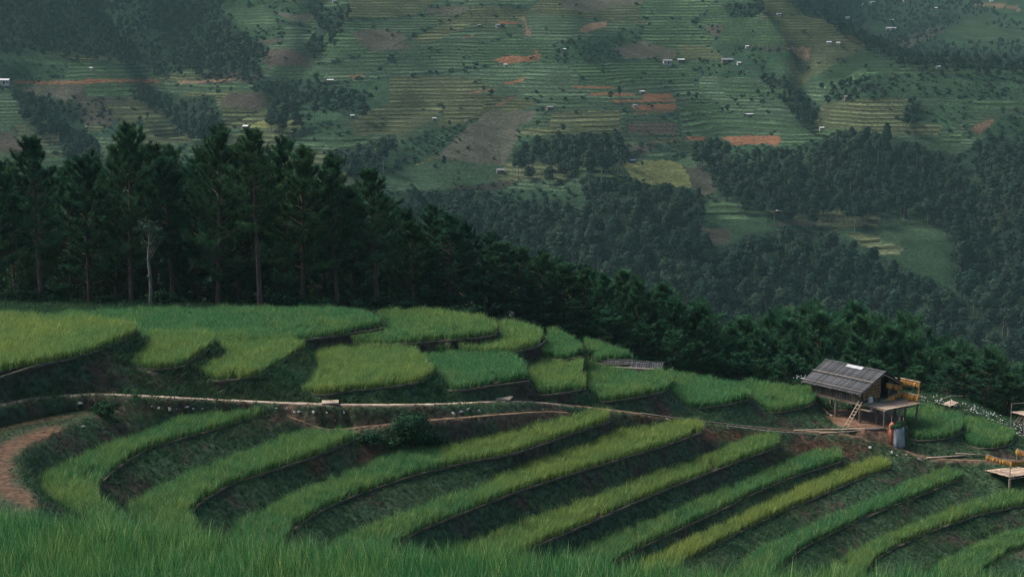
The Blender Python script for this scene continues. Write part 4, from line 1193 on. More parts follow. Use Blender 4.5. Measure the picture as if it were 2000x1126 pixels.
for px in range(-140, 960, 44):
    D = random.uniform(153, 168)
    yt = np.interp(px, [-140, 0, 260, 500, 600, 740, 960], [350, 335, 290, 290, 325, 395, 470]) + random.uniform(0, 50)
    tree_at(px + random.uniform(-14, 14), D, yt, PINES, PH, 'tall dark pine in the second rank behind the crest', 'pines of the second rank')
# falling towards the right
SL = [(985,148,478),(1022,152,486),(1060,149,500),(1098,151,520),(1135,153,528),(1172,149,545),(1208,153,540),(1246,151,560),(1284,154,566),(1318,150,596),(1352,155,600),(1388,152,628),
      (1000,156,500),(1080,158,515),(1160,158,540),(1235,160,560),(1300,160,585),(1040,147,560),(1120,147,590),(1190,147,610),(1255,147,640),(1310,147,655),(1360,148,670)]
for n_, (px, D, yt) in enumerate(sorted(SL)):
    tree_at(px, D, yt, PINES if px < 1150 else YPINES, PH if px < 1150 else YH, 'dark bushy pine, %s from the left on the slope falling to the right' % ORD[n_], 'pines on the falling slope')
LOW = [(1420,156,655),(1450,162,640),(1480,158,648),(1512,166,632),(1545,160,640),(1580,168,618),(1610,162,622),(1645,170,622),(1676,164,640),(1706,172,640),(1738,166,655),(1770,174,650),(1800,168,672),(1832,176,680),(1862,170,690),(1896,178,698),(1930,172,706),(1966,176,716),(2004,174,730),(2040,176,735),
       (1400,150,700),(1440,150,700),(1482,151,706),(1525,152,702),(1568,153,706),(1610,154,704),(1655,155,706),(1700,156,712),(1745,157,720),(1790,157,726),(1835,158,738),(1880,158,750),(1925,157,765),(1965,156,775),(2010,156,790),(2050,158,790),
       (1350,158,640),(1385,165,632),(1430,170,650),(1500,176,640),(1560,178,628),(1630,182,630),(1690,184,648),(1760,186,660),(1820,188,690),(1890,190,705),(1950,190,722),(2010,188,738),(1468,155,672),(1535,157,668),(1600,158,668),(1665,160,672),(1725,162,684),(1780,164,696),(1850,164,712),(1910,164,728),(1975,165,745)]
for px, D, yt in LOW:
    tree_at(px, D, yt + random.uniform(-6, 6), YPINES, YH, 'rounded green pine in the wood below and behind the stilt hut', 'pines below the stilt hut')
for n_, (px, D, yt) in enumerate(((1850, 150, 715), (1880, 152, 700), (1925, 149, 705), (1972, 149, 735))):
    tree_at(px, D, yt, PINES, PH, 'slim bare-trunked pine, %s from the left of four behind the white flowers' % ORD[n_], 'slim pines at the right edge', random.choice([1, 3]), 'pine_tree', 16)

# the pale slim tree in front of the pines
r0 = hit(285, 606, 110, 145); r0 = np.array([(285 - 1000) / F * 136, 136, 0]); r0[2] = ground(r0[0], r0[1])
hh = at_d(285, 428, 136)[2] - r0[2]
q = MB(); rr_ = np.random.default_rng(5)
q.tube([(0, 0, -.4), (.08, 0, hh * .3), (-.05, 0, hh * .55), (.1, 0, hh * .8), (.15, 0, hh * .95)], [.17, .14, .12, .07, .02], 7)
lob = []
for k in range(15):
    t = rr_.uniform(.62, .98); a = rr_.uniform(0, 6.28); R = 1.25 * math.sin(min(1, (t - .55) / .45 + .15) * 2.5) * rr_.uniform(.5, 1.0)
    tip = np.array([math.cos(a) * R, math.sin(a) * R, hh * t]); st = np.array([0.05, 0, hh * (t - .17)])
    q.tube([st, (st + tip) / 2 + [0, 0, -.12], tip], [.035, .02, .008], 4, False)
    lob.append((tuple(tip), (.5, .5, .42)))
lob.append(((.05, 0, hh * .34), (.3, .3, .35)))
pt = empty('slim_tree', r0, 'pale slim leafless-looking tree with a whitish trunk in front of the dark pines', 'tree')
q.build('trunk', M_PALE, pt, (0, 0, 0)); link('crown', crown_mesh('crown', M_PALELEAF, lob, 1500, .085, 9, .5), pt)

# bushes: one round bush on the bank below the path, small ones along the wood edge and the banks
def bush_mesh(seed, w, h, n, size, mat):
    r = np.random.default_rng(seed)
    lobes = [((r.normal(0, w * .24), r.normal(0, w * .22), h * r.uniform(.25, .72)), (w * r.uniform(.2, .32), w * r.uniform(.2, .32), h * r.uniform(.2, .3))) for _ in range(13)]
    cm = crown_mesh('crown', mat, lobes, n, size, seed, .4)
    q = MB()
    for l in lobes[:7]: q.tube([(r.normal(0, .05), r.normal(0, .05), -.2), l[0]], [.03 * w / 2, .012 * w / 2], 4, False)
    tm = q.mesh('stem'); tm.materials.append(M_BARK)
    return tm, cm
BUSHES = [bush_mesh(401, 2.6, 2.4, 5200, .075, M_BUSH), bush_mesh(402, 1.6, 1.2, 900, .09, M_BUSH), bush_mesh(403, 2.0, 1.5, 1200, .10, M_BUSH)]
def bush(px, py, k, s, label, group=None, d0=70, p=None):
    p = hit(px, py, d0) if p is None else p
    o = empty('bush', p - np.array([0, 0, .1]), label, 'bush', group, random.uniform(0, 6.28), s)
    link('stems', BUSHES[k][0], o); link('foliage', BUSHES[k][1], o)
    return o
bush(812, 872, 0, 1.22, 'large round dark bush on the bank below the concrete path')
bush(772, 880, 1, 1.0, 'low bush leaning on the left foot of the large round bush')
bush(855, 882, 2, .8, 'low bush hugging the right foot of the large round bush')
bush(722, 872, 1, 1.0, 'small bush between the gully and the end of the second rice strip')
bush(205, 812, 2, .75, 'grassy bush crowning the mound beside the bare yard')
bush(1152, 700, 1, .9, 'small shrub at the step of the shoulder terrace', None, 110)
bush(1135, 694, 1, .6, 'smallest shrub at the step of the shoulder terrace', None, 110)
for k, (px, s) in enumerate(sorted([(12,1.1),(60,.8),(95,1.2),(140,.7),(300,1.1),(325,.8),(200,.6),(470,.7),(548,1.3),(600,.9),(640,.8),(735,1.0),(780,1.2),(400,.6),(700,.8),(850,1.0),(905,1.2),(960,1.0)])):
    D = 137.5 + random.uniform(0, 3); x = (px - 1000) / F * D
    bush(0, 0, random.randrange(1, 3), s * 1.3, 'low shrub at the foot of the pine row, %s from the left' % ORD[k], 'shrubs along the wood edge', 0, np.array([x, D, float(ground(x, D))]))

# ------------------------------------------------------------------ woods on the mountainside
BROAD = [broadleaf(500 + k, M_FOR, M_FTRUNK, h, rd, 2000, .36, bs) for k, (h, rd, bs) in enumerate([(12, 3.0, .38), (14, 2.6, .45), (10, 3.4, .3), (17, 2.2, .5), (11, 2.6, .35)])]
def joined(name, pair, mat_leaf):
    tm, cm = pair
    nv = len(tm.vertices)
    V1 = np.empty(nv * 3, np.float32); tm.vertices.foreach_get('co', V1)
    V2 = np.empty(len(cm.vertices) * 3, np.float32); cm.vertices.foreach_get('co', V2)
    f1 = [tuple(p.vertices) for p in tm.polygons]; f2 = [tuple(v + nv for v in p.vertices) for p in cm.polygons]
    me = mesh_np(name, np.concatenate([V1, V2]).reshape(-1, 3), None, f1 + f2)
    lv = np.empty(len(cm.vertices), np.float32); cm.attributes['leaf'].data.foreach_get('value', lv)
    leaf_attr(me, np.concatenate([np.full(nv, .5), lv]))
    me.materials.append(M_FTRUNK); me.materials.append(mat_leaf)
    me.polygons.foreach_set('material_index', np.array([0] * len(f1) + [1] * len(f2), np.int32))
    return bpy.data.objects.new(name, me)
FARTREE = [joined('far_tree_%d' % k, broadleaf(540 + k, M_FORS, M_FTRUNK, h, rd, 1000, .48, bs), M_FORS) for k, (h, rd, bs) in enumerate([(11, 3.0, .35), (13, 2.7, .42), (9, 3.2, .25), (14, 2.4, .45)])]
FARBUSH = [joined('far_shrub_%d' % k, (BUSHES[1][0], crown_mesh('crown', M_FORS, [((random.gauss(0, .5), random.gauss(0, .4), random.uniform(.3, .9)), (.6, .6, .5)) for _ in range(6)], 130, .26, 560 + k)), M_FORS) for k in range(2)]

fr_ = np.random.default_rng(90)
pts = []
def sow(d0, d1, sp):
    xs = np.arange(-420, 460, sp); ys = np.arange(d0, d1, sp)
    gx, gy = np.meshgrid(xs, ys)
    gx = (gx + fr_.uniform(-.5, .5, gx.shape) * sp).ravel(); gy = (gy + fr_.uniform(-.5, .5, gy.shape) * sp).ravel()
    m = np.abs(gx / gy) < .36
    return gx[m], gy[m]
gx, gy = sow(500, 860, 5.6); ax_, ay_ = sow(860, 1150, 4.3); bx_, by_ = sow(1150, 2100, 6.6)
gx = np.concatenate([gx, ax_, bx_]); gy = np.concatenate([gy, ay_, by_])
gz = far_ground(gx, gy)
SC = np.where(gy < 720, fr_.uniform(.85, 1.4, len(gy)), np.where(gy < 860, fr_.uniform(.6, 1.15, len(gy)), fr_.uniform(.3, .66, len(gy))))
P = np.column_stack([gx, gy, gz]); a_, c_ = project(P + np.column_stack([gx * 0, gx * 0, SC * 10.5]))
inf = np.zeros(len(P), bool)
for p in FOREST: inf |= inside(a_, c_, p)
inf |= (gy > 1150) & (a_ > 1520) & (fbm(gx / 60, gy / 90, 97) > .42)
inf &= (a_ > -60) & (a_ < 2060)
dens = fbm(gx / 22, gy / 22, 95)
inf &= fr_.uniform(0, 1, len(P)) < np.where(gy > 860, np.clip(1.5 - dens * 1.2, .35, 1), .96)
P = P[inf]; a_ = a_[inf]; c_ = c_[inf]; SC = SC[inf]
near = P[:, 1] < 700
# the 260 that show largest and stand clear of the pines are trees of their own
clear = near & (a_ > 900) & (a_ < 1990) & (c_ < np.interp(a_, [900, 1000, 1200, 1400, 1500, 1700, 1900, 2000], [440, 480, 560, 650, 660, 660, 720, 760]))
idx = np.where(clear)[0]; idx = idx[np.argsort(P[idx, 1])][:260]
own = np.zeros(len(P), bool); own[idx] = True
for i in idx:
    k = random.randrange(len(BROAD))
    place_tree('broadleaf_tree', *BROAD[k], P[i], float(SC[i]), random.uniform(0, 6.28), 'rounded broadleaf tree crown in the dark wood across the valley', 'trees in the wood across the valley')
R_ = P[~own]; n = len(R_)
s = SC[~own]
rot = np.column_stack([np.zeros(n), np.zeros(n), fr_.uniform(0, 6.28, n)])
tt = np.clip(.35 + (fbm(R_[:, 0] / 40, R_[:, 1] / 40, 98) - .5) * 1.4 + fr_.normal(0, .2, n), 0, 1)
o = scatter('woodland', R_, rot, s, fr_.integers(0, 4, n), tt, FARTREE)
tag(o, 'dense dark mixed woods filling the valley side and the upper slopes', 'forest', None, 'stuff')
print('forest trees', n, 'own', len(idx))
# scrub between the fields
gx, gy = sow(760, 1150, 4.2)
gz = far_ground(gx, gy); Q = np.column_stack([gx, gy, gz]); a_, c_ = project(Q)
i = np.clip(np.searchsorted(FD, gy), 0, len(FD) - 1); j = np.clip(np.searchsorted(FPX, a_), 0, len(FPX) - 1)
lum = FC[i, j]; st = FS[i, j]
isdark = (lum.sum(1) < .102)
pr = np.where(isdark & (st < .3), .85, np.where(fbm(gx / 30, gy / 14, 99) > .60, .08, .01))
pr = np.where(lum[:, 0] > lum[:, 1] * 1.25, .03, pr)
ok = (fr_.uniform(0, 1, len(Q)) < pr) & (a_ > -30) & (a_ < 2030) & (c_ < 480)
Q = Q[ok]; n = len(Q)
o = scatter('hillside_scrub', Q, np.column_stack([np.zeros(n), np.zeros(n), fr_.uniform(0, 6.28, n)]), fr_.uniform(.5, 1.7, n), fr_.integers(0, 2, n), np.clip(fr_.normal(.4, .25, n), 0, 1), FARBUSH)
tag(o, 'low scrub and bushes scattered between the far terraces', 'scrub', None, 'stuff')
print('scrub', n)
# single trees standing on the far terraces
SINGLE = [(1211,208,3,.55,1.25,'dark columnar tree on the orange ploughed steps'),(1193,203,0,.55,1,'round dark tree left of the columnar tree'),(1178,152,0,.36,1,None),(1360,200,2,.55,1,None),(1345,198,0,.5,1,None),(1325,193,2,.35,1,None),(1421,222,2,.5,1,None),(1441,210,2,.3,1,None),
 (604,250,0,.6,1.1,'tall dark tree on the little hill behind the pines'),(590,254,2,.4,1,None),(575,270,2,.5,1,None),(615,288,1,.35,1,None),(452,186,0,.4,1,None),(424,190,0,.35,1,None),(867,344,3,.6,1,'slim dark tree alone on the green slope'),(1034,353,0,.32,1,'small tree at the foot of the olive striped field'),
 (832,288,0,.36,1,None),(878,252,0,.36,1,None),(1937,190,2,.6,1,'round tree on the hedge of the right spur'),(1957,232,0,.5,1,'upright dark tree above the pinkish cut slope'),(1777,218,1,.6,1,None),(1786,205,2,.5,1,None),(1530,170,0,.6,1,None),(1510,160,2,.5,1,None),(1490,150,0,.5,1,None),(652,190,0,.5,1,None),(672,186,2,.4,1,None),(692,190,2,.4,1,None),
 (712,192,0,.4,1,None),(735,190,1,.45,1,None),(654,98,0,.45,1,None),(618,162,2,.55,1,None),(1290,170,2,.3,1,None),(1553,205,0,.7,1,None),(1605,190,1,.6,1,None),(1625,180,0,.5,1,None),(288,238,0,.45,1,None),(275,242,2,.4,1,None),(60,215,0,.6,1,None),(30,205,2,.6,1,None),(118,222,1,.6,1,None),(155,230,0,.6,1,None),
 (1060,222,2,.35,1,None),(1100,262,2,.5,1,None),(1255,330,0,.3,1,None),(905,135,2,.3,1,None),(945,185,0,.4,1,None),(960,192,2,.5,1,None),(1480,190,2,.45,1,None),(1500,195,0,.4,1,None),(1690,140,2,.4,1,None),(1740,138,0,.3,1,None),(2000,150,2,.5,1,None),(1715,178,2,.4,1,None)]
MARKS = [('big orange earth cut', 1005, 117), ('triangular cut slope', 1560, 105), ('yellow field', 1285, 338), ('orange ploughed steps', 1275, 200), ('brown fallow field', 950, 270), ('grey roofed house', 1303, 122), ('road cut at the left edge', 170, 160), ('yellow topped field behind the pines', 540, 240),
 ('dark grey barn of the right spur', 1656, 194), ('open white roofed shelter', 1463, 229), ('pinkish cut slope', 1920, 245), ('olive striped field', 1045, 335), ('little rounded hill behind the pines', 630, 250), ('wooded gully at the top', 640, 60), ('long whitish hut by the gully', 645, 162)]
seen_ = {}
todo = []
for t_ in SINGLE:
    if t_[5] is None:
        nm_k, mxp, myp = min(MARKS, key=lambda q: math.hypot(q[1] - t_[0], (q[2] - t_[1]) * 1.5))
        dx, dy = t_[0] - mxp, t_[1] - myp
        rel = ('right of' if dx > 0 else 'left of') if abs(dx) > abs(dy) else ('below' if dy > 0 else 'above')
        todo.append((math.hypot(dx, dy), nm_k, rel, t_))
    else:
        todo.append((0, None, None, t_))
for dist, nm_k, rel, (px, py, k, s, sz, lab) in sorted(todo, key=lambda q: q[0]):
    if lab is None:
        c = seen_.get((nm_k, rel), 0); seen_[(nm_k, rel)] = c + 1
        lab = '%s small dark tree %s the %s' % ('nearest' if c == 0 else ORD[c] + ' nearest', rel, nm_k)
    p = far_hit(px, py)
    place_tree('broadleaf_tree', *BROAD[k], p, s, random.uniform(0, 6.28), lab, 'single trees on the far terraces', 0, s * sz)

# ------------------------------------------------------------------ houses and field huts far off
M_WROOF = noisy('pale_sheet_roof', (.36, .36, .36), (.50, .50, .50), .4, .5, .1, None, None, 3, .3)
M_GROOF = noisy('grey_tile_roof', (.10, .10, .105), (.19, .19, .19), 1.5, .8, .3)
M_BROOF = noisy('blue_sheet_roof', (.06, .12, .22), (.10, .18, .30), .8, .5, .1)
M_WALLP = noisy('pale_plaster', (.34, .30, .25), (.48, .43, .36), .8, .9, .1)
M_WALLW = noisy('old_timber', (.09, .07, .05), (.17, .13, .09), 2, .9, .3)
M_DARK = noisy('dark_opening', (.012, .012, .012), (.02, .02, .02), 1, .9)  # near-black colour stands in for the shade inside doorways and windows
def far_house(px, py, w, d, h, rz, roof, wall, label, pitch=.35, open_=False, group='houses on the mountainside'):
    c = far_hit(px, py)
    o = empty('field_house', c, label, 'house', group, rz, .78)
    X = np.array([1, 0, 0.]); Y = np.array([0, 1., 0]); Z = np.array([0, 0, 1.])
    if open_:
        for a in (-1, 1):
            for b2 in (-1, 1):
                q = MB(); q.beam((a * w * .42, b2 * d * .42, -1), (a * w * .42, b2 * d * .42, h), .22, .22); q.build('post', M_WALLW, o, (0, 0, 0))
    else:
        q = MB(); q.box((0, 0, h / 2 - .6), X * w * .9, Y * d * .86, Z * (h + 1.2)); q.build('wall', wall, o, (0, 0, 0))
        q = MB(); q.box((w * .12, -d * .43 - .04, h * .42), X * w * .13, Y * .1, Z * h * .82); q.build('door', M_DARK, o, (0, 0, 0))
        for a in (-.26, .34):
            q = MB(); q.box((w * a, -d * .43 - .04, h * .55), X * w * .11, Y * .1, Z * h * .36); q.build('window', M_DARK, o, (0, 0, 0))
    rz_ = d * .5 * pitch
    q = MB()
    for sgn in (-1, 1):
        e0 = np.array([0, sgn * d * .58, h - .15]); e1 = np.array([0, 0, h + rz_ + .1])
        n_ = np.cross(X, e1 - e0); n_ = n_ / np.linalg.norm(n_) * .12 * (1 if sgn < 0 else -1)
        q.box((e0 + e1) / 2 + np.array([0, 0, .12]), X * w * 1.06, (e1 - e0), n_)
    q.build('roof', roof, o, (0, 0, 0))
    return o
HS = [(6,166,9,6,3.0,.1,M_WROOF,M_WALLP,'large white roofed house beside the road cut at the left edge',.3),(178,138,2.2,1.8,1.6,0,M_WROOF,M_WALLP,'tiny white hut alone in the striped field above the road cut',.4),
 (481,252,4.2,3.2,1.8,-.5,M_WROOF,M_WALLW,'whitish hut at the corner of the yellow field',.4),(645,162,4.4,3,1.7,.05,M_WROOF,M_WALLW,'long whitish hut on the track near the dark gully',.3),(653,6,3.2,2.5,1.5,.2,M_WROOF,M_WALLP,'tiny white hut at the top beside the dark gully trees',.4),
 (688,230,2.6,2,1.4,.3,M_WROOF,M_WALLW,'tiny white hut on the left rim of the striped hill',.4),(848,235,2.6,1.6,1.2,.4,M_WROOF,M_WALLW,'tiny white hut at the end of the pale diagonal bund',.4),(1073,214,4.2,3,1.6,.3,M_GROOF,M_WALLW,'small grey hut above the brown fallow field',.4),
 (973,54,4.0,3,1.8,.1,M_GROOF,M_WALLP,'pale walled hut below the small orange cut near the ridge path',.35),(936,54,2.6,2,1.4,0,M_GROOF,M_WALLW,'tiny dark hut left of the pale walled hut',.4),(1303,128,7.0,4.5,2.9,.05,M_GROOF,M_WALLP,'grey roofed house with dark doorways, left of the white roofed shed',.4),
 (1330,122,5.2,3.5,1.9,0,M_WROOF,M_WALLW,'white roofed shed beside the grey roofed house',.25),(1443,127,3,2.2,1.2,.2,M_WROOF,M_WALLP,'tiny white hut at the tip of the brown field',.35),(1420,122,9,5,1.8,.05,M_GROOF,M_WALLW,'long low brownish barn beside the tiny white hut',.4),(1463,229,5,3.2,1.8,.3,M_WROOF,M_WALLW,'open white roofed shelter on the light green terraces',.12,True),
 (1605,254,3.6,2.6,1.6,.1,M_WROOF,M_WALLP,'small white house where the valley woods begin',.35),(1519,420,4.2,2.8,1.9,-.1,M_WROOF,M_WALLW,'white roofed hut by the striped clearing in the woods',.3),(1236,318,3.4,2.2,1.4,.1,M_BROOF,M_WALLW,'tiny blue roofed hut on the corner of the yellow field',.3),
 (1619,87,3.6,2.5,1.4,-.1,M_WROOF,M_WALLP,'white hut on the path right of the triangular cut slope',.35),(1637,87,3,2.2,1.2,-.1,M_WROOF,M_WALLP,'smaller white hut next to the one right of the triangular cut',.35),(1521,32,4,2.6,1.4,0,M_GROOF,M_WALLP,'grey hut on the dark hedge line near the top',.35),(1254,183,3.4,2.2,1.4,.5,M_WROOF,M_WALLW,'tiny white roofed hut above the orange ploughed steps',.4),
 (1240,211,3,2.2,1.4,.1,M_GROOF,M_WALLP,'tiny hut with pale front on the orange ploughed steps',.5),(977,340,5,3.6,1.9,.2,M_GROOF,M_WALLW,'dark grey barn left of the olive striped field',.45),(1656,194,5.4,3.2,1.6,.1,M_GROOF,M_WALLW,'dark grey barn above the striped fields of the right spur',.4),(1832,134,3,2,1.2,0,M_WROOF,M_WALLP,'tiny white hut on the skyline of the right spur',.35),
 (1687,15,5.5,4,2,.6,M_WROOF,M_WALLP,'upper white roofed house of the distant hamlet',.35),(1703,9,6.5,4,2,.5,M_WROOF,M_WALLP,'longer white roofed house highest in the distant hamlet',.35),(1655,39,5.5,4,2,.5,M_WROOF,M_WALLP,'lower left white roofed house of the distant hamlet',.35),(1740,62,11,5,2.4,.02,M_WROOF,M_WALLP,'long white roofed house below the distant hamlet',.3),(1741,43,4.5,3,1.8,0,M_WROOF,M_WALLP,'small white house just above the long white roofed one',.35),
 (1824,22,8,4,2,.05,M_WROOF,M_WALLP,'white roofed house alone in the dark distant woods',.3),(1767,5,5,4,2,.2,M_WROOF,M_WALLP,'white house at the top edge right of the hamlet',.35),(1936,9,4,3,1.8,.1,M_WROOF,M_WALLP,'tiny white house above the distant pale road cut',.35),(1102,100,2.6,2,1.2,.1,M_WROOF,M_WALLW,'tiny white hut on the even green slope right of the big orange cut',.4),(987,130,2.4,1.8,1.1,.1,M_WROOF,M_WALLP,'tiny white hut just below the big orange cut',.4),
 (1459,94,2.8,2,1.2,0,M_WROOF,M_WALLP,'tiny white hut on the track left of the triangular cut slope',.4)]
for a in HS: far_house(*a)
# ------------------------------------------------------------------ the stilt hut and the things around it
Z3 = np.array([0, 0, 1.0])
M_ROOFW = noisy('weathered_roof_board', (.024, .025, .026), (.070, .071, .073), 7, .8, .5, (.19, .19, .19), (.25, 1, 1), 6, .2, .38, 0, .3, .62)
M_WOOD = noisy('weathered_plank', (.06, .05, .04), (.20, .165, .13), 6, .9, .5, None, (1, 1, .2), 6, .1, .35)
M_POST = noisy('old_post', (.11, .085, .06), (.24, .19, .14), 6, .9, .4, None, (1, 1, .2), 5, .1, .2)
M_BAMBOO = noisy('split_bamboo', (.28, .20, .135), (.46, .35, .25), 5, .8, .3, None, (1, .3, 1), 5, .2, .22)
M_BAMBOOG = noisy('grey_bamboo', (.16, .13, .10), (.30, .25, .20), 5, .8, .3, None, None, 5, .2, .22)
M_CORN = noisy('dried_corn', (.30, .145, .034), (.44, .24, .070), 9, .7, .3, None, None, 4, .2, .25)
M_SHEET = noisy('clear_sheet', (.28, .29, .29), (.42, .43, .43), 2, .5, .1)
M_SACKW = noisy('white_sack', (.42, .42, .40), (.62, .62, .58), 4, .7, .3)

def grp(name, loc, label, cat, group=None):
    return empty(name, loc, label, cat, group)

def plank_row(parent, name, mat, p0, step, n, mesh_fn, jitter=None):
    """n alike pieces sharing one mesh, spaced by step from p0 (world), children of parent"""
    me = mesh_fn(); me.materials.append(mat)
    base = np.array(parent.location)
    for k in range(n):
        o = bpy.data.objects.new(name, me); COL.objects.link(o); o.parent = parent
        p = np.asarray(p0) + np.asarray(step) * k - base
        if jitter is not None: p = p + jitter(k)
        o.location = tuple(map(float, p))

def corn_mesh():
    q = MB(); r = np.random.default_rng(8)
    for k in range(5):
        a = r.uniform(0, 6.28); o = np.array([math.cos(a) * .05, math.sin(a) * .05, -.03 - .03 * r.uniform()])
        q.tube([o + Z3 * .03, o - Z3 * .05, o - Z3 * .15, o - Z3 * .24], [.012, .034, .032, .010], 6)
    me = q.mesh('corn_bunch'); me.materials.append(M_CORN)
    return me
CORN = corn_mesh()
def corn_string(p0, p1, label, spacing=.13, scale=1.0, pole=True, sag=0.0, group='strings of drying corn'):
    p0, p1 = np.asarray(p0, float), np.asarray(p1, float)
    o = grp('corn_string', p0, label, 'corn', group)
    L = np.linalg.norm(p1 - p0); n = max(2, int(L / spacing))
    if pole:
        q = MB(); q.tube([p0, (p0 + p1) / 2 - Z3 * sag, p1], .025, 6); q.build('pole', M_BAMBOOG, o)
    for k in range(n):
        f = (k + .5) / n
        c = bpy.data.objects.new('corn_bunch', CORN); COL.objects.link(c); c.parent = o
        c.location = tuple(map(float, (p1 - p0) * f - Z3 * (.02 + sag * 4 * f * (1 - f))))
        s = scale * random.uniform(.85, 1.2); c.scale = (s, s, s * random.uniform(.9, 1.25)); c.rotation_euler = (random.gauss(0, .12), random.gauss(0, .12), random.uniform(0, 6.28))
    return o

TH = math.radians(54)
FC_ = at_d(1681, 787, 128)
U = np.array([-math.cos(TH), math.sin(TH), 0]); V_ = np.array([math.sin(TH), math.cos(TH), 0])
LB, WB, WE, RH = 5.4, 4.4, 1.15, 2.25
GZ = HUTYARD[0]
def hp(u, v, z): return FC_ + U * u + V_ * v + Z3 * z
hut = grp('stilt_hut', (FC_[0] + (U * 2.5 + V_ * 2.2)[0], FC_[1] + (U * 2.5 + V_ * 2.2)[1], GZ), 'dark timber hut on stilts with a grey board roof and drying corn', 'hut')
def part(q, name, mat, parent=hut): return q.build(name, mat, parent)
# floor: beams and boards
for v in (0.08, WB / 2, WB - .08):
    q = MB(); q.beam(hp(-.35, v, -.14), hp(LB + .25, v, -.14), .16, .18); part(q, 'floor_beam', M_POST)
q = MB(); q.box(hp(LB / 2, WB / 2, -.02), U * (LB + .1), V_ * (WB + .1), Z3 * .06); part(q, 'floor', M_WOOD)
q = MB(); q.box(hp(LB / 2 - .05, -.08, -.10), U * (LB + .5), V_ * .10, Z3 * .16); part(q, 'sill_beam', M_POST)
# stilts
for u, v in ((.1, .12), (2.7, .12), (5.2, .12), (.1, 2.2), (2.7, 2.2), (5.2, 2.2), (.1, 4.3), (2.7, 4.3), (5.2, 4.3)):
    b0 = hp(u, v, 0); g = float(ground(b0[0], b0[1]))
    q = MB(); q.tube([(b0[0], b0[1], g - .3), (b0[0] + random.gauss(0, .03), b0[1], (g + b0[2]) / 2), b0 - Z3 * .2], [.12, .11, .10], 8); part(q, 'stilt', M_POST)
# plank walls
n = 19; w = LB / n
def vplank(axis, w, h, t, other):
    def f():
        q = MB(); q.box((0, 0, h / 2), axis * w * .94, other * t, Z3 * h); return q.mesh('wall_plank')
    return f
plank_row(hut, 'wall_plank', M_WOOD, hp(w / 2, 0, .012), U * w, n, vplank(U, w, WE - .02, .04, V_), lambda k: V_ * random.uniform(-.012, .012) + Z3 * random.uniform(-.02, .02))
plank_row(hut, 'wall_plank', M_WOOD, hp(w / 2, WB, .012), U * w, n, vplank(U, w, WE - .02, .04, V_), lambda k: V_ * random.uniform(-.012, .012))
n2 = 15; w2 = WB / n2
for u in (0.02, LB - .02):
    for k in range(n2):
        v = w2 * (k + .5)
        hgt = WE + (RH - WE) * (1 - abs(v - WB / 2) / (WB / 2)) - .12
        if u < 1 and 8 <= k <= 10: continue          # doorway on to the deck
        q = MB(); q.box(hp(u, v, .012 + hgt / 2), U * .04, V_ * w2 * .94, Z3 * hgt); part(q, 'wall_plank', M_WOOD)
q = MB(); q.box(hp(.5, w2 * 9.5, .9), U * .05, V_ * w2 * 3.1, Z3 * 1.75); part(q, 'dark_interior', M_DARK)  # added near-black panel, paints the shade seen through the doorway
# roof: two tiers of boards on each slope, rafters, battens, ridge
SL_ = (RH - WE) / (WB / 2)
OV = .72
u0, u1 = -.55, LB + .55
nr = 27; wr = (u1 - u0) / nr
def slope_pt(side, dist, u, lift=0.0):
    """point on a roof slope: dist from the ridge, measured level; side -1 front (left), +1 back"""
    return hp(u, WB / 2 + side * dist, RH + .06 - SL_ * dist + lift)
tiers = ((0.0, 1.55, .055), (1.38, WB / 2 + OV, .0))
for side in (-1, 1):
    for d0, d1, lift in tiers:
        a, c = slope_pt(side, d0, 0, lift), slope_pt(side, d1, 0, lift)
        dv = c - a; nrm = np.cross(U, dv); nrm /= np.linalg.norm(nrm)
        if nrm[2] < 0: nrm = -nrm
        def fb(dv=dv, nrm=nrm):
            q = MB(); q.box((0, 0, 0), U * wr * .80, dv, nrm * .035); return q.mesh('roof_board')
        plank_row(hut, 'roof_board', M_ROOFW, (a + c) / 2 + U * (u0 + wr / 2), U * wr, nr, fb, lambda k, nrm=nrm, dv=dv: nrm * random.uniform(-.006, .012) + dv / np.linalg.norm(dv) * random.uniform(-.05, .05))
        def fc2(dv=dv, nrm=nrm):
            q = MB(); q.box(-nrm * .04, U * wr * .55, dv * .985, nrm * .03); return q.mesh('under_board')
        plank_row(hut, 'roof_under_board', M_ROOFW, (a + c) / 2 + U * (u0 + wr), U * wr, nr - 1, fc2)
    for d in (1.44, WB / 2 + OV - .22):
        q = MB(); q.tube([slope_pt(side, d, u0 - .05, .12), slope_pt(side, d, u1 + .05, .12)], .035, 6); part(q, 'roof_batten', M_BAMBOOG)
    for u in (u0 + .1, LB / 2, u1 - .1):
        q = MB(); q.beam(slope_pt(side, 0, u, -.13), slope_pt(side, WB / 2 + OV, u, -.13), .08, .1); part(q, 'rafter', M_POST)
q = MB(); q.tube([slope_pt(-1, 0, u0 - .08, .10), slope_pt(-1, 0, u1 + .08, .10)], .06, 7); part(q, 'ridge_pole', M_ROOFW)
a, c = slope_pt(-1, .03, 0, .13), slope_pt(-1, .36, 0, .13)
nn_ = np.cross(U, c - a); nn_ /= np.linalg.norm(nn_)
q = MB(); q.box((a + c) / 2 + U * (2.55), U * 1.75, (c - a), nn_ * .02); o = part(q, 'roof_patch', M_SHEET); o['label'] = 'pale translucent sheet patching the ridge'
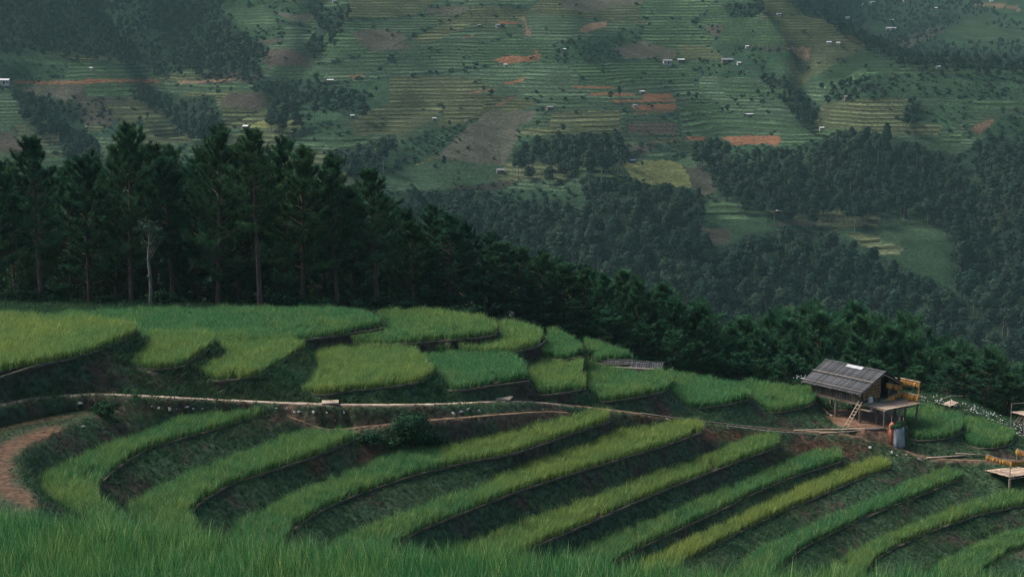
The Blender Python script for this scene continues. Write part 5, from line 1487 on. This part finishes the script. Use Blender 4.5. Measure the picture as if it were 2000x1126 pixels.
# the split-bamboo deck in front of the gable, on posts
DZ = -.16
for v in (.35, 1.7, 3.1, 4.35):
    q = MB(); q.tube([hp(.05, v, DZ - .10), hp(-2.35, v, DZ - .10)], .05, 6); part(q, 'deck_joist', M_BAMBOOG)
for u in (-.9, -2.2):
    q = MB(); q.tube([hp(u, .2, DZ - .19), hp(u, 4.6, DZ - .19)], .055, 6); part(q, 'deck_bearer', M_BAMBOOG)
nd = 24
def slat():
    q = MB(); q.box((0, 0, 0), U * (2.4 / nd) * .9, V_ * 4.15, Z3 * .03); return q.mesh('deck_slat')
plank_row(hut, 'deck_slat', M_BAMBOO, hp(-.05, 2.4, DZ), -U * (2.4 / nd), nd, slat, lambda k: V_ * random.uniform(-.06, .06) + Z3 * random.uniform(-.006, .006))
for u, v in ((-2.1, .45), (-2.1, 2.3), (-2.1, 4.4), (-.9, .9), (-.9, 4.4)):
    b0 = hp(u, v, DZ - .1); g = float(ground(b0[0], b0[1]))
    q = MB(); q.tube([(b0[0], b0[1], g - .3), b0], [.085, .075], 7); part(q, 'deck_post', M_POST)
b0 = hp(-2.1, 4.4, DZ - .2); c0 = hp(-1.2, 5.0, 0); q = MB(); q.tube([(c0[0], c0[1], float(ground(c0[0], c0[1])) - .2), b0], [.045, .04], 6); part(q, 'brace', M_BAMBOOG)
q = MB(); q.box(hp(-.55, .15, DZ - .32), U * 1.0, V_ * .5, Z3 * .04); part(q, 'step_board', M_BAMBOO)
q = MB(); q.tube([slope_pt(1, 1.2, u0, .02), slope_pt(1, WB / 2 + 1.9, u0 - .05, .02)], [.04, .025], 6); part(q, 'roof_pole', M_BAMBOOG)
# drying corn on the gable
rows = [(.42, .18, 2.15), (.68, .16, 2.2), (.94, .16, 2.2), (1.20, .2, 2.2), (1.46, .75, 2.2), (1.72, 1.25, 2.2)]
nms = ['lowest', 'second lowest', 'third lowest', 'third highest', 'second highest', 'highest']
for (z, v0, v1), nm in zip(rows, nms):
    corn_string(hp(-.10, v0, z), hp(-.10, v1, z), nm + ' row of orange corn hung on the gable of the stilt hut', .10, .52)
# corn frame on the far edge of the deck
fr0, fr1 = hp(-.35, 4.42, DZ), hp(-2.2, 4.42, DZ)
rack = grp('drying_rack', (fr0 + fr1) / 2, 'open bamboo drying frame on the far edge of the hut deck', 'drying rack')
for p in (fr0, fr1): q = MB(); q.tube([p, p + Z3 * 1.78], .045, 6); q.build('upright', M_BAMBOO, rack)
for z in (1.74, .62): q = MB(); q.tube([fr0 + Z3 * z + U * .12, fr1 + Z3 * z - U * .12], .035, 6); q.build('crossbar', M_BAMBOO, rack)
corn_string(fr0 + Z3 * 1.70, fr1 + Z3 * 1.70, 'corn hung thickly from the top bar of the drying frame', .085, 1.25, False)
corn_string(fr0 + Z3 * .60, fr1 + Z3 * .60, 'corn hung from the low bar of the drying frame', .085, 1.5, False)
corn_string(fr1 + Z3 * 1.66, fr1 + Z3 * .42, 'corn tied up the outer post of the drying frame', .14, .8, False)
corn_string(fr0 + Z3 * 1.4, fr0 + Z3 * .52, 'corn tied up the inner post of the drying frame', .14, .8, False)
corn_string(hp(-.3, 2.7, 1.40), hp(-.4, 4.45, .98), 'corn hung under the sloping back eave of the stilt hut', .10, 1.35)
corn_string(hp(-1.0, 2.2, .42), hp(-.5, 4.40, .52), 'low string of corn between the hut wall and the drying frame', .10, 1.1)
# sacks and the ladder
def lathe(prof, n, r, seed, wob=.06):
    rr = np.random.default_rng(seed); q = MB(); ph = rr.uniform(0, 6.28, 4)
    for z, rad in prof:
        for k in range(n):
            t = 2 * math.pi * k / n
            s = rad * (1 + wob * math.sin(3 * t + ph[0] + z * 2) + wob * .8 * math.sin(7 * t + ph[1] + 3 * z) + wob * .5 * math.sin(13 * t + ph[2]))
            q.v.append(np.array([s * math.cos(t), s * math.sin(t), z]))
    for i in range(len(prof) - 1):
        for k in range(n):
            q.f.append((i * n + k, i * n + (k + 1) % n, (i + 1) * n + (k + 1) % n, (i + 1) * n + k))
    q.f.append(tuple(range(n))[::-1]); q.f.append(tuple((len(prof) - 1) * n + k for k in range(n)))
    return q
sk = lathe([(0, .16), (.08, .2), (.28, .2), (.42, .17), (.5, .08)], 12, 1, 3)
o = sk.build('sack', M_SACKW, None, (0, 0, 0), True); o.location = tuple(hp(-.35, .75, .02)); tag(o, 'small white sack standing by the gable wall of the stilt hut', 'sack')
wm = MB(); wm.box(hp(.9, -.07, .62), U * .22, V_ * .05, Z3 * .16); o = wm.build('meter_box', M_SHEET, None, hp(.9, -.07, .62)); o.location = tuple(hp(.9, -.07, .62)); tag(o, 'small white box fixed to the front wall of the stilt hut', 'box')
t0 = at_d(1680, 785, 127.6); bpt = hit(1652, 834, 100)
lad = grp('ladder', bpt, 'pale bamboo ladder leaning from the yard to the hut floor', 'ladder')
dl = t0 - bpt; sdv = np.cross(dl / np.linalg.norm(dl), Z3); sdv /= np.linalg.norm(sdv); sdv = np.array([-.45, -.89, 0]) * .28 + np.array([.3, 0, 0]) * .5
sdv = U * .30
for sg in (-1, 1): q = MB(); q.tube([bpt + sdv * sg * .6, t0 + sdv * sg * .6 + dl * .04], .035, 6); q.build('rail', M_BAMBOO, lad)
for k in range(1, 8): q = MB(); c = bpt + dl * (k / 8); q.tube([c - sdv * .7, c + sdv * .7], .024, 6); q.build('rung', M_BAMBOO, lad)
# timber under the hut
for (p, q2, r_, lab) in (((1605, 798), (1618, 811), .10, 'short pale log lying at the left edge of the hut yard'), ((1612, 806), (1626, 814), .08, 'darker log beside the short pale one at the hut yard'), ((1640, 811), (1653, 811), .07, 'thin log on the ground under the stilt hut')):
    a, c = hit(*p, 100), hit(*q2, 100); m_ = MB(); m_.tube([a + Z3 * r_, c + Z3 * r_], [r_, r_ * .85], 8); o = m_.build('log', M_BAMBOOG if 'pale' in lab else M_POST, None, a); o.location = tuple(a); tag(o, lab, 'log')
# poles and a pipe lying along the path
def lying(pixels, r, mat, name, label, cat, lift=0.0):
    P = []
    for x, y in pixels:
        h = hit(x, y, 95); P.append(h + Z3 * (r + lift))
    P = np.array(P); P[:, 2] = np.maximum(P[:, 2], ground(P[:, 0], P[:, 1]) + r * .8)
    m_ = MB(); m_.tube(P, r, 6); o = m_.build(name, mat, None, P[0], True); o.location = tuple(P[0]); tag(o, label, cat)
lying([(1252, 809), (1310, 817), (1370, 824), (1430, 831), (1500, 838), (1552, 841)], .05, M_BAMBOOG, 'water_pipe', 'long pale pipe running beside the dirt path to the hut', 'pipe', .04)
lying([(1552, 842), (1600, 841), (1660, 840), (1728, 837)], .06, M_BAMBOO, 'bamboo_pole', 'upper bamboo pole lying in front of the hut yard', 'pole', .02)
lying([(1602, 848), (1660, 845), (1730, 842)], .06, M_BAMBOOG, 'bamboo_pole', 'lower bamboo pole lying in front of the hut yard', 'pole', .02)
lying([(1420, 833), (1500, 843), (1590, 850)], .045, M_BAMBOOG, 'bamboo_pole', 'thin grey pole lying along the dirt path before the hut', 'pole', .02)
lying([(1810, 897), (1850, 894), (1887, 891)], .06, M_BAMBOO, 'bamboo_pole', 'pale pole lying on the trail left of the corn platform', 'pole', .03)
lying([(1866, 889), (1900, 890), (1927, 892)], .045, M_BAMBOO, 'bamboo_pole', 'thin pale pole ending at the corn platform', 'pole', .10)
# plastic-wrapped bundle and orange tarp with cut greenery on top
bb = hit(1754, 872, 100); bb2 = hit(1741, 868, 100)
M_PLAST = noisy('hazy_plastic', (.16, .18, .185), (.30, .325, .335), 3.5, .35, .6, None, (1, 1, .4), 5, .5)
M_TARP = noisy('orange_tarp', (.30, .085, .042), (.46, .145, .075), 4, .6, .5, None, (1, 1, .4), 5, .3)
q = lathe([(0, .46), (.3, .50), (.8, .47), (1.3, .44), (1.6, .42), (1.72, .30)], 36, 1, 11, .055)
o = q.build('plastic_bundle', M_PLAST, None, (0, 0, 0), True); o.location = tuple(bb - Z3 * .1); tag(o, 'tall bundle wrapped in hazy grey plastic below the hut deck', 'bundle')
q = lathe([(0, .20), (.4, .25), (1.0, .27), (1.25, .21), (1.32, .19), (1.55, .25), (1.75, .18), (1.88, .05)], 24, 1, 12, .09)
o = q.build('orange_tarp', M_TARP, None, (0, 0, 0), True); o.location = tuple(bb2 - Z3 * .1 + np.array([.05, .15, 0])); tag(o, 'tall rolled orange tarp standing left of the plastic bundle', 'tarp')
gcm = crown_mesh('foliage', M_BUSH, [((random.gauss(0, .25), random.gauss(0, .25), random.uniform(0, .35)), (.32, .32, .22)) for _ in range(7)], 700, .085, 31, .4)
o = link('cut_greens', gcm, None); o.location = tuple(bb + Z3 * 1.58 + np.array([0, 0, 0])); tag(o, 'heap of cut green leaves on top of the plastic bundle', 'greens')
for k, (dx, dz) in enumerate(((-.55, 2.45), (.12, 2.3), (.5, 2.25))):
    q = MB(); q.tube([bb + np.array([dx, .3, -.2]), bb + np.array([dx * .9, .35, dz])], [.03, .02], 5); o = q.build('stake', M_BAMBOO, None, bb); o.location = tuple(bb); tag(o, ('left', 'middle', 'right')[k] + ' stake rising behind the plastic bundle', 'stake', 'stakes behind the plastic bundle')

# ------------------------------------------------------------------ the sunken barn: only its roof shows over the rice
RD = at_d(1242, 706, 129.3)
bu = np.array([math.cos(.26), -math.sin(.26), 0]); bv = np.array([math.sin(.26), math.cos(.26), 0])
bl, bh, bd, rise = 4.6, 2.0, 1.5, .8
gb = float(ground(RD[0], RD[1]))
barn = grp('barn', (RD[0], RD[1], gb), 'low barn with a striped grey board roof half hidden behind the rice', 'barn')
def bp_(a, c, z): return RD + bu * a + bv * c + Z3 * z
q = MB(); q.box(bp_(0, 0, -rise - (RD[2] - rise - gb) / 2), bu * (bl - .7), bv * (bd * 1.55), Z3 * (RD[2] - rise - gb + .3)); q.build('wall', M_WOOD, barn)
for sg in (-1, 1):
    q = MB(); q.poly([bp_(sg * (bl / 2 - .33), -bd * .8, -rise), bp_(sg * (bl / 2 - .33), bd * .8, -rise), bp_(sg * (bl / 2 - .33), 0, -.1)]); q.build('gable', M_WOOD, barn)
nb_ = 24; wb = bl / nb_
for side in (-1, 1):
    a, c = bp_(0, 0, .02), bp_(0, side * (bd + .1), -rise - .1); dv = c - a; nrm = np.cross(bu, dv); nrm /= np.linalg.norm(nrm); nrm *= np.sign(nrm[2])
    plank_row(barn, 'roof_board', M_ROOFW, (a + c) / 2 - bu * (bl / 2 - wb / 2), bu * wb, nb_, lambda dv=dv, nrm=nrm: MB().box((0, 0, 0), bu * wb * .62, dv, nrm * .05).mesh('roof_board'), lambda k, nrm=nrm: nrm * random.uniform(-.01, .01))
    q = MB(); q.box((a + c) / 2 - nrm * .05, bu * bl * .985, dv * .98, nrm * .03); q.build('roof_sheet', M_ROOFW, barn)
q = MB(); q.tube([bp_(-bl / 2 - .05, 0, .06), bp_(bl / 2 + .05, 0, .06)], .05, 6); q.build('ridge_pole', M_ROOFW, barn)

# ------------------------------------------------------------------ bamboo platforms
def platform(name, zd, A, B, C, n, mat, label, posts, rails=()):
    """deck from three pixel corners on the level zd: A left, B near, C far"""
    a, b2, c = at_z(*A, zd), at_z(*B, zd), at_z(*C, zd)
    d = b2 + c - a
    o = grp(name, (a + b2 + c + d) / 4 - Z3 * 1.2, label, 'platform')
    e1, e2 = c - a, b2 - a
    for k in range(n):
        f = (k + .5) / n
        q = MB(); q.box(a + e2 * f + e1 / 2 + Z3 * random.uniform(-.008, .008), e1 * random.uniform(.98, 1.03), e2 / n * .9, Z3 * .03); q.build('deck_slat', mat, o)
    for f in (.12, .5, .88):
        q = MB(); q.tube([a + e1 * f - e2 * .03 - Z3 * .07, a + e1 * f + e2 * 1.03 - Z3 * .07], .045, 6); q.build('bearer', M_BAMBOOG, o)
    for (s, t, up, r_) in posts:
        p = a + e1 * s + e2 * t; g = float(ground(p[0], p[1]))
        q = MB(); q.tube([(p[0], p[1], g - .3), p + Z3 * up], r_, 7); q.build('post', M_BAMBOOG if r_ < .06 else M_BAMBOO, o)
    for (s0, t0_, h0, s1, t1_, h1) in rails:
        q = MB(); q.tube([a + e1 * s0 + e2 * t0_ + Z3 * h0, a + e1 * s1 + e2 * t1_ + Z3 * h1], .03, 6); q.build('rail', M_BAMBOOG, o)
    return o, a, e1, e2
g1 = hit(1973, 962, 100)
zd1 = at_d(1973, 930, g1[1])[2]
pl1, a1, e1, e2 = platform('platform', zd1, (1924, 918), (1972, 931), (1985, 909.5), 18, M_BAMBOO, 'bamboo drying platform with strings of corn at the right edge', [(.02, .98, 1.05, .035), (.02, .02, 1.35, .03), (.98, .02, 1.45, .03), (.06, .94, -.05, .09), (.9, .9, -.05, .07), (1.0, 1.0, 1.2, .03), (.1, .1, -.05, .05)], [(-.03, 1.05, -.14, 1.05, 1.0, -.14)])
corn_string(a1 + e1 * .02 + e2 * .02 + Z3 * 1.28, a1 + e1 * .02 + e2 * .98 + Z3 * 1.25, 'corn string on the left side of the platform at the right edge', .075, 1.15, True, .05)
corn_string(a1 + e1 * .02 + e2 * .98 + Z3 * 1.25, a1 + e1 * 1.0 + e2 * 1.0 + Z3 * 1.2, 'corn string on the near side of the platform at the right edge', .075, 1.15, True, .05)
corn_string(a1 + e1 * .98 + e2 * .02 + Z3 * 1.42, a1 + e1 * 1.0 + e2 * 1.0 + Z3 * 1.2, 'corn string on the far side of the platform at the right edge', .075, 1.15, True, .05)
z2 = at_d(1975, 804, 137)[2]
pl2, a2, f1, f2 = platform('platform', z2, (1973, 804), (2002, 811), (2010, 801), 14, M_BAMBOO, 'higher bamboo platform with a ladder behind the white flowers', [(.02, .05, .75, .035), (.95, .05, .75, .035), (.95, .95, .75, .035), (.05, .9, -.03, .05)], [(.0, .05, .72, 1.1, .05, .72)])
lt = a2 + f1 * .1 + f2 * .7; lb = hit(1984, 826, 110)
l2 = grp('ladder', lb, 'short pale ladder leaning on the higher platform at the right edge', 'ladder')
sv = f1 / np.linalg.norm(f1) * .2
for sg in (-1, 1): q = MB(); q.tube([lb + sv * sg, lt + sv * sg], .035, 6); q.build('rail', M_BAMBOO, l2)
for k in range(1, 5): q = MB(); c = lb + (lt - lb) * k / 5; q.tube([c - sv, c + sv], .025, 5); q.build('rung', M_BAMBOO, l2)
g3 = hit(1855, 796, 110); z3 = at_d(1855, 789, g3[1])[2]
pl3, a3, h1, h2 = platform('platform', z3, (1839, 788), (1855, 793), (1857, 781), 12, M_BAMBOO, 'small bamboo platform standing among the white flowers', [(.5, .5, .7, .03), (.95, .95, -.02, .05), (.05, .95, -.02, .05), (.95, .05, -.02, .05)], [(.5, .5, .68, -.45, .1, .45), (.5, .5, .68, 1.5, .9, .42)])

# ------------------------------------------------------------------ white flowers on the rim, litter below the path
M_WHITE = noisy('white_petal', (.62, .62, .62), (.80, .80, .78), 8, .7)
def flower_mesh(seed):
    r = np.random.default_rng(seed); V = []; Fc = []; mi = []; lv = []
    for k in range(10):
        a = r.uniform(0, 6.28); p = np.array([math.cos(a), math.sin(a), 0]) * r.uniform(0, .2); t = p + np.array([r.normal(0, .1), r.normal(0, .1), r.uniform(.25, .5)])
        s = np.array([.02, .01, 0]); i = len(V); V += [p - s, p + s, t]; Fc.append((i, i + 1, i + 2)); mi.append(0); lv += [.5] * 3
        if k < 3:
            i = len(V); R = .034
            ring = [t + np.array([math.cos(b) * R, math.sin(b) * R, .01 * r.normal()]) for b in np.linspace(0, 6.28, 7)[:-1]]
            V += [t + Z3 * .02] + ring; lv += [.5] * 7
            for w_ in range(6): Fc.append((i, i + 1 + w_, i + 1 + (w_ + 1) % 6)); mi.append(1)
    me = mesh_np('flower_%d' % seed, V, Fc); leaf_attr(me, lv); me.materials.append(M_GRASS); me.materials.append(M_WHITE)
    me.polygons.foreach_set('material_index', np.array(mi, np.int32))
    return bpy.data.objects.new('flower_%d' % seed, me)
FLOW = [flower_mesh(1), flower_mesh(2)]
pp = []
poly = [(1788, 781), (1830, 779), (1882, 790), (1930, 808), (1985, 834), (2040, 868), (2010, 880), (1975, 850), (1920, 822), (1860, 802), (1800, 790)]
while len(pp) < 80:
    x, y = random.uniform(1786, 2040), random.uniform(776, 880)
    if inside(np.array([x]), np.array([y]), poly)[0]:
        pp.append(hit(x, y, 118))
for k in range(16): pp.append(hit(random.uniform(1566, 1594), random.uniform(752, 757), 128) + np.array([0, 2.2, .35]))
pp = np.array(pp); n = len(pp)
o = scatter('flower_patch', pp, np.column_stack([np.zeros(n), np.zeros(n), rng.uniform(0, 6.28, n)]), rng.uniform(.7, 1.4, n), rng.integers(0, 2, n), rng.uniform(0, .6, n), FLOW)
tag(o, 'white flowers growing along the rim right of the stilt hut', 'flowers', None, 'stuff')

M_LITTER = noisy('pale_litter', (.20, .19, .17), (.40, .38, .34), 6, .7, .3, None, None, 4, .2, .3)
def scrap_mesh(seed):
    r = np.random.default_rng(seed); q = lathe([(0, .10), (.05, .17), (.12, .13), (.17, .05)], 8, 1, seed, .22)
    me = q.mesh('scrap'); me.materials.append(M_LITTER); return me
SCR = [scrap_mesh(k) for k in range(3)]
for x, y in [(296,794),(310,797),(331,800),(345,800),(365,801),(377,803),(396,800),(421,801),(560,801),(585,804),(612,806),(637,813),(671,808),(655,822),(885,808),(900,804),(915,801),(925,803),(936,802),(1060,800),(1085,798),(1302,818),(1345,826),(1362,829),(1420,838),(1700,874),(1742,884),(1752,889),(1770,888),(1780,893),(1795,897),(1300,832),(540,797),(575,808),(155,792),(162,834)]:
    p = hit(x, y, 75)
    o = bpy.data.objects.new('litter_scrap', random.choice(SCR)); COL.objects.link(o)
    o.location = tuple(p - Z3 * .03); s = random.uniform(.35, 1.0); o.scale = (s * random.uniform(.7, 1.5), s, s * random.uniform(.6, 1.2)); o.rotation_euler = (random.gauss(0, .4), random.gauss(0, .4), random.uniform(0, 6.28))
    tag(o, 'small pale scrap of litter on the bank below the path', 'litter', 'litter strewn below the path')

# ------------------------------------------------------------------ the air
q = MB(); q.box((0, 1150, 60), (2600, 0, 0), (0, 2500, 0), (0, 0, 660))
hz = q.build('haze', None, None, (0, 0, 0))
mh = bpy.data.materials.new('haze_air'); mh.use_nodes = True
nt = mh.node_tree
for nd_ in list(nt.nodes):
    if nd_.type != 'OUTPUT_MATERIAL': nt.nodes.remove(nd_)
pv = nt.nodes.new('ShaderNodeVolumePrincipled')
pv.inputs['Color'].default_value = HAZE_COLOR
pv.inputs['Density'].default_value = HAZE_DENSITY
pv.inputs['Anisotropy'].default_value = 0.0
nt.links.new(pv.outputs[0], nt.nodes['Material Output'].inputs['Volume'])
hz.data.materials.append(mh)
tag(hz, 'thin bluish haze hanging over the valley', None, None, 'stuff')
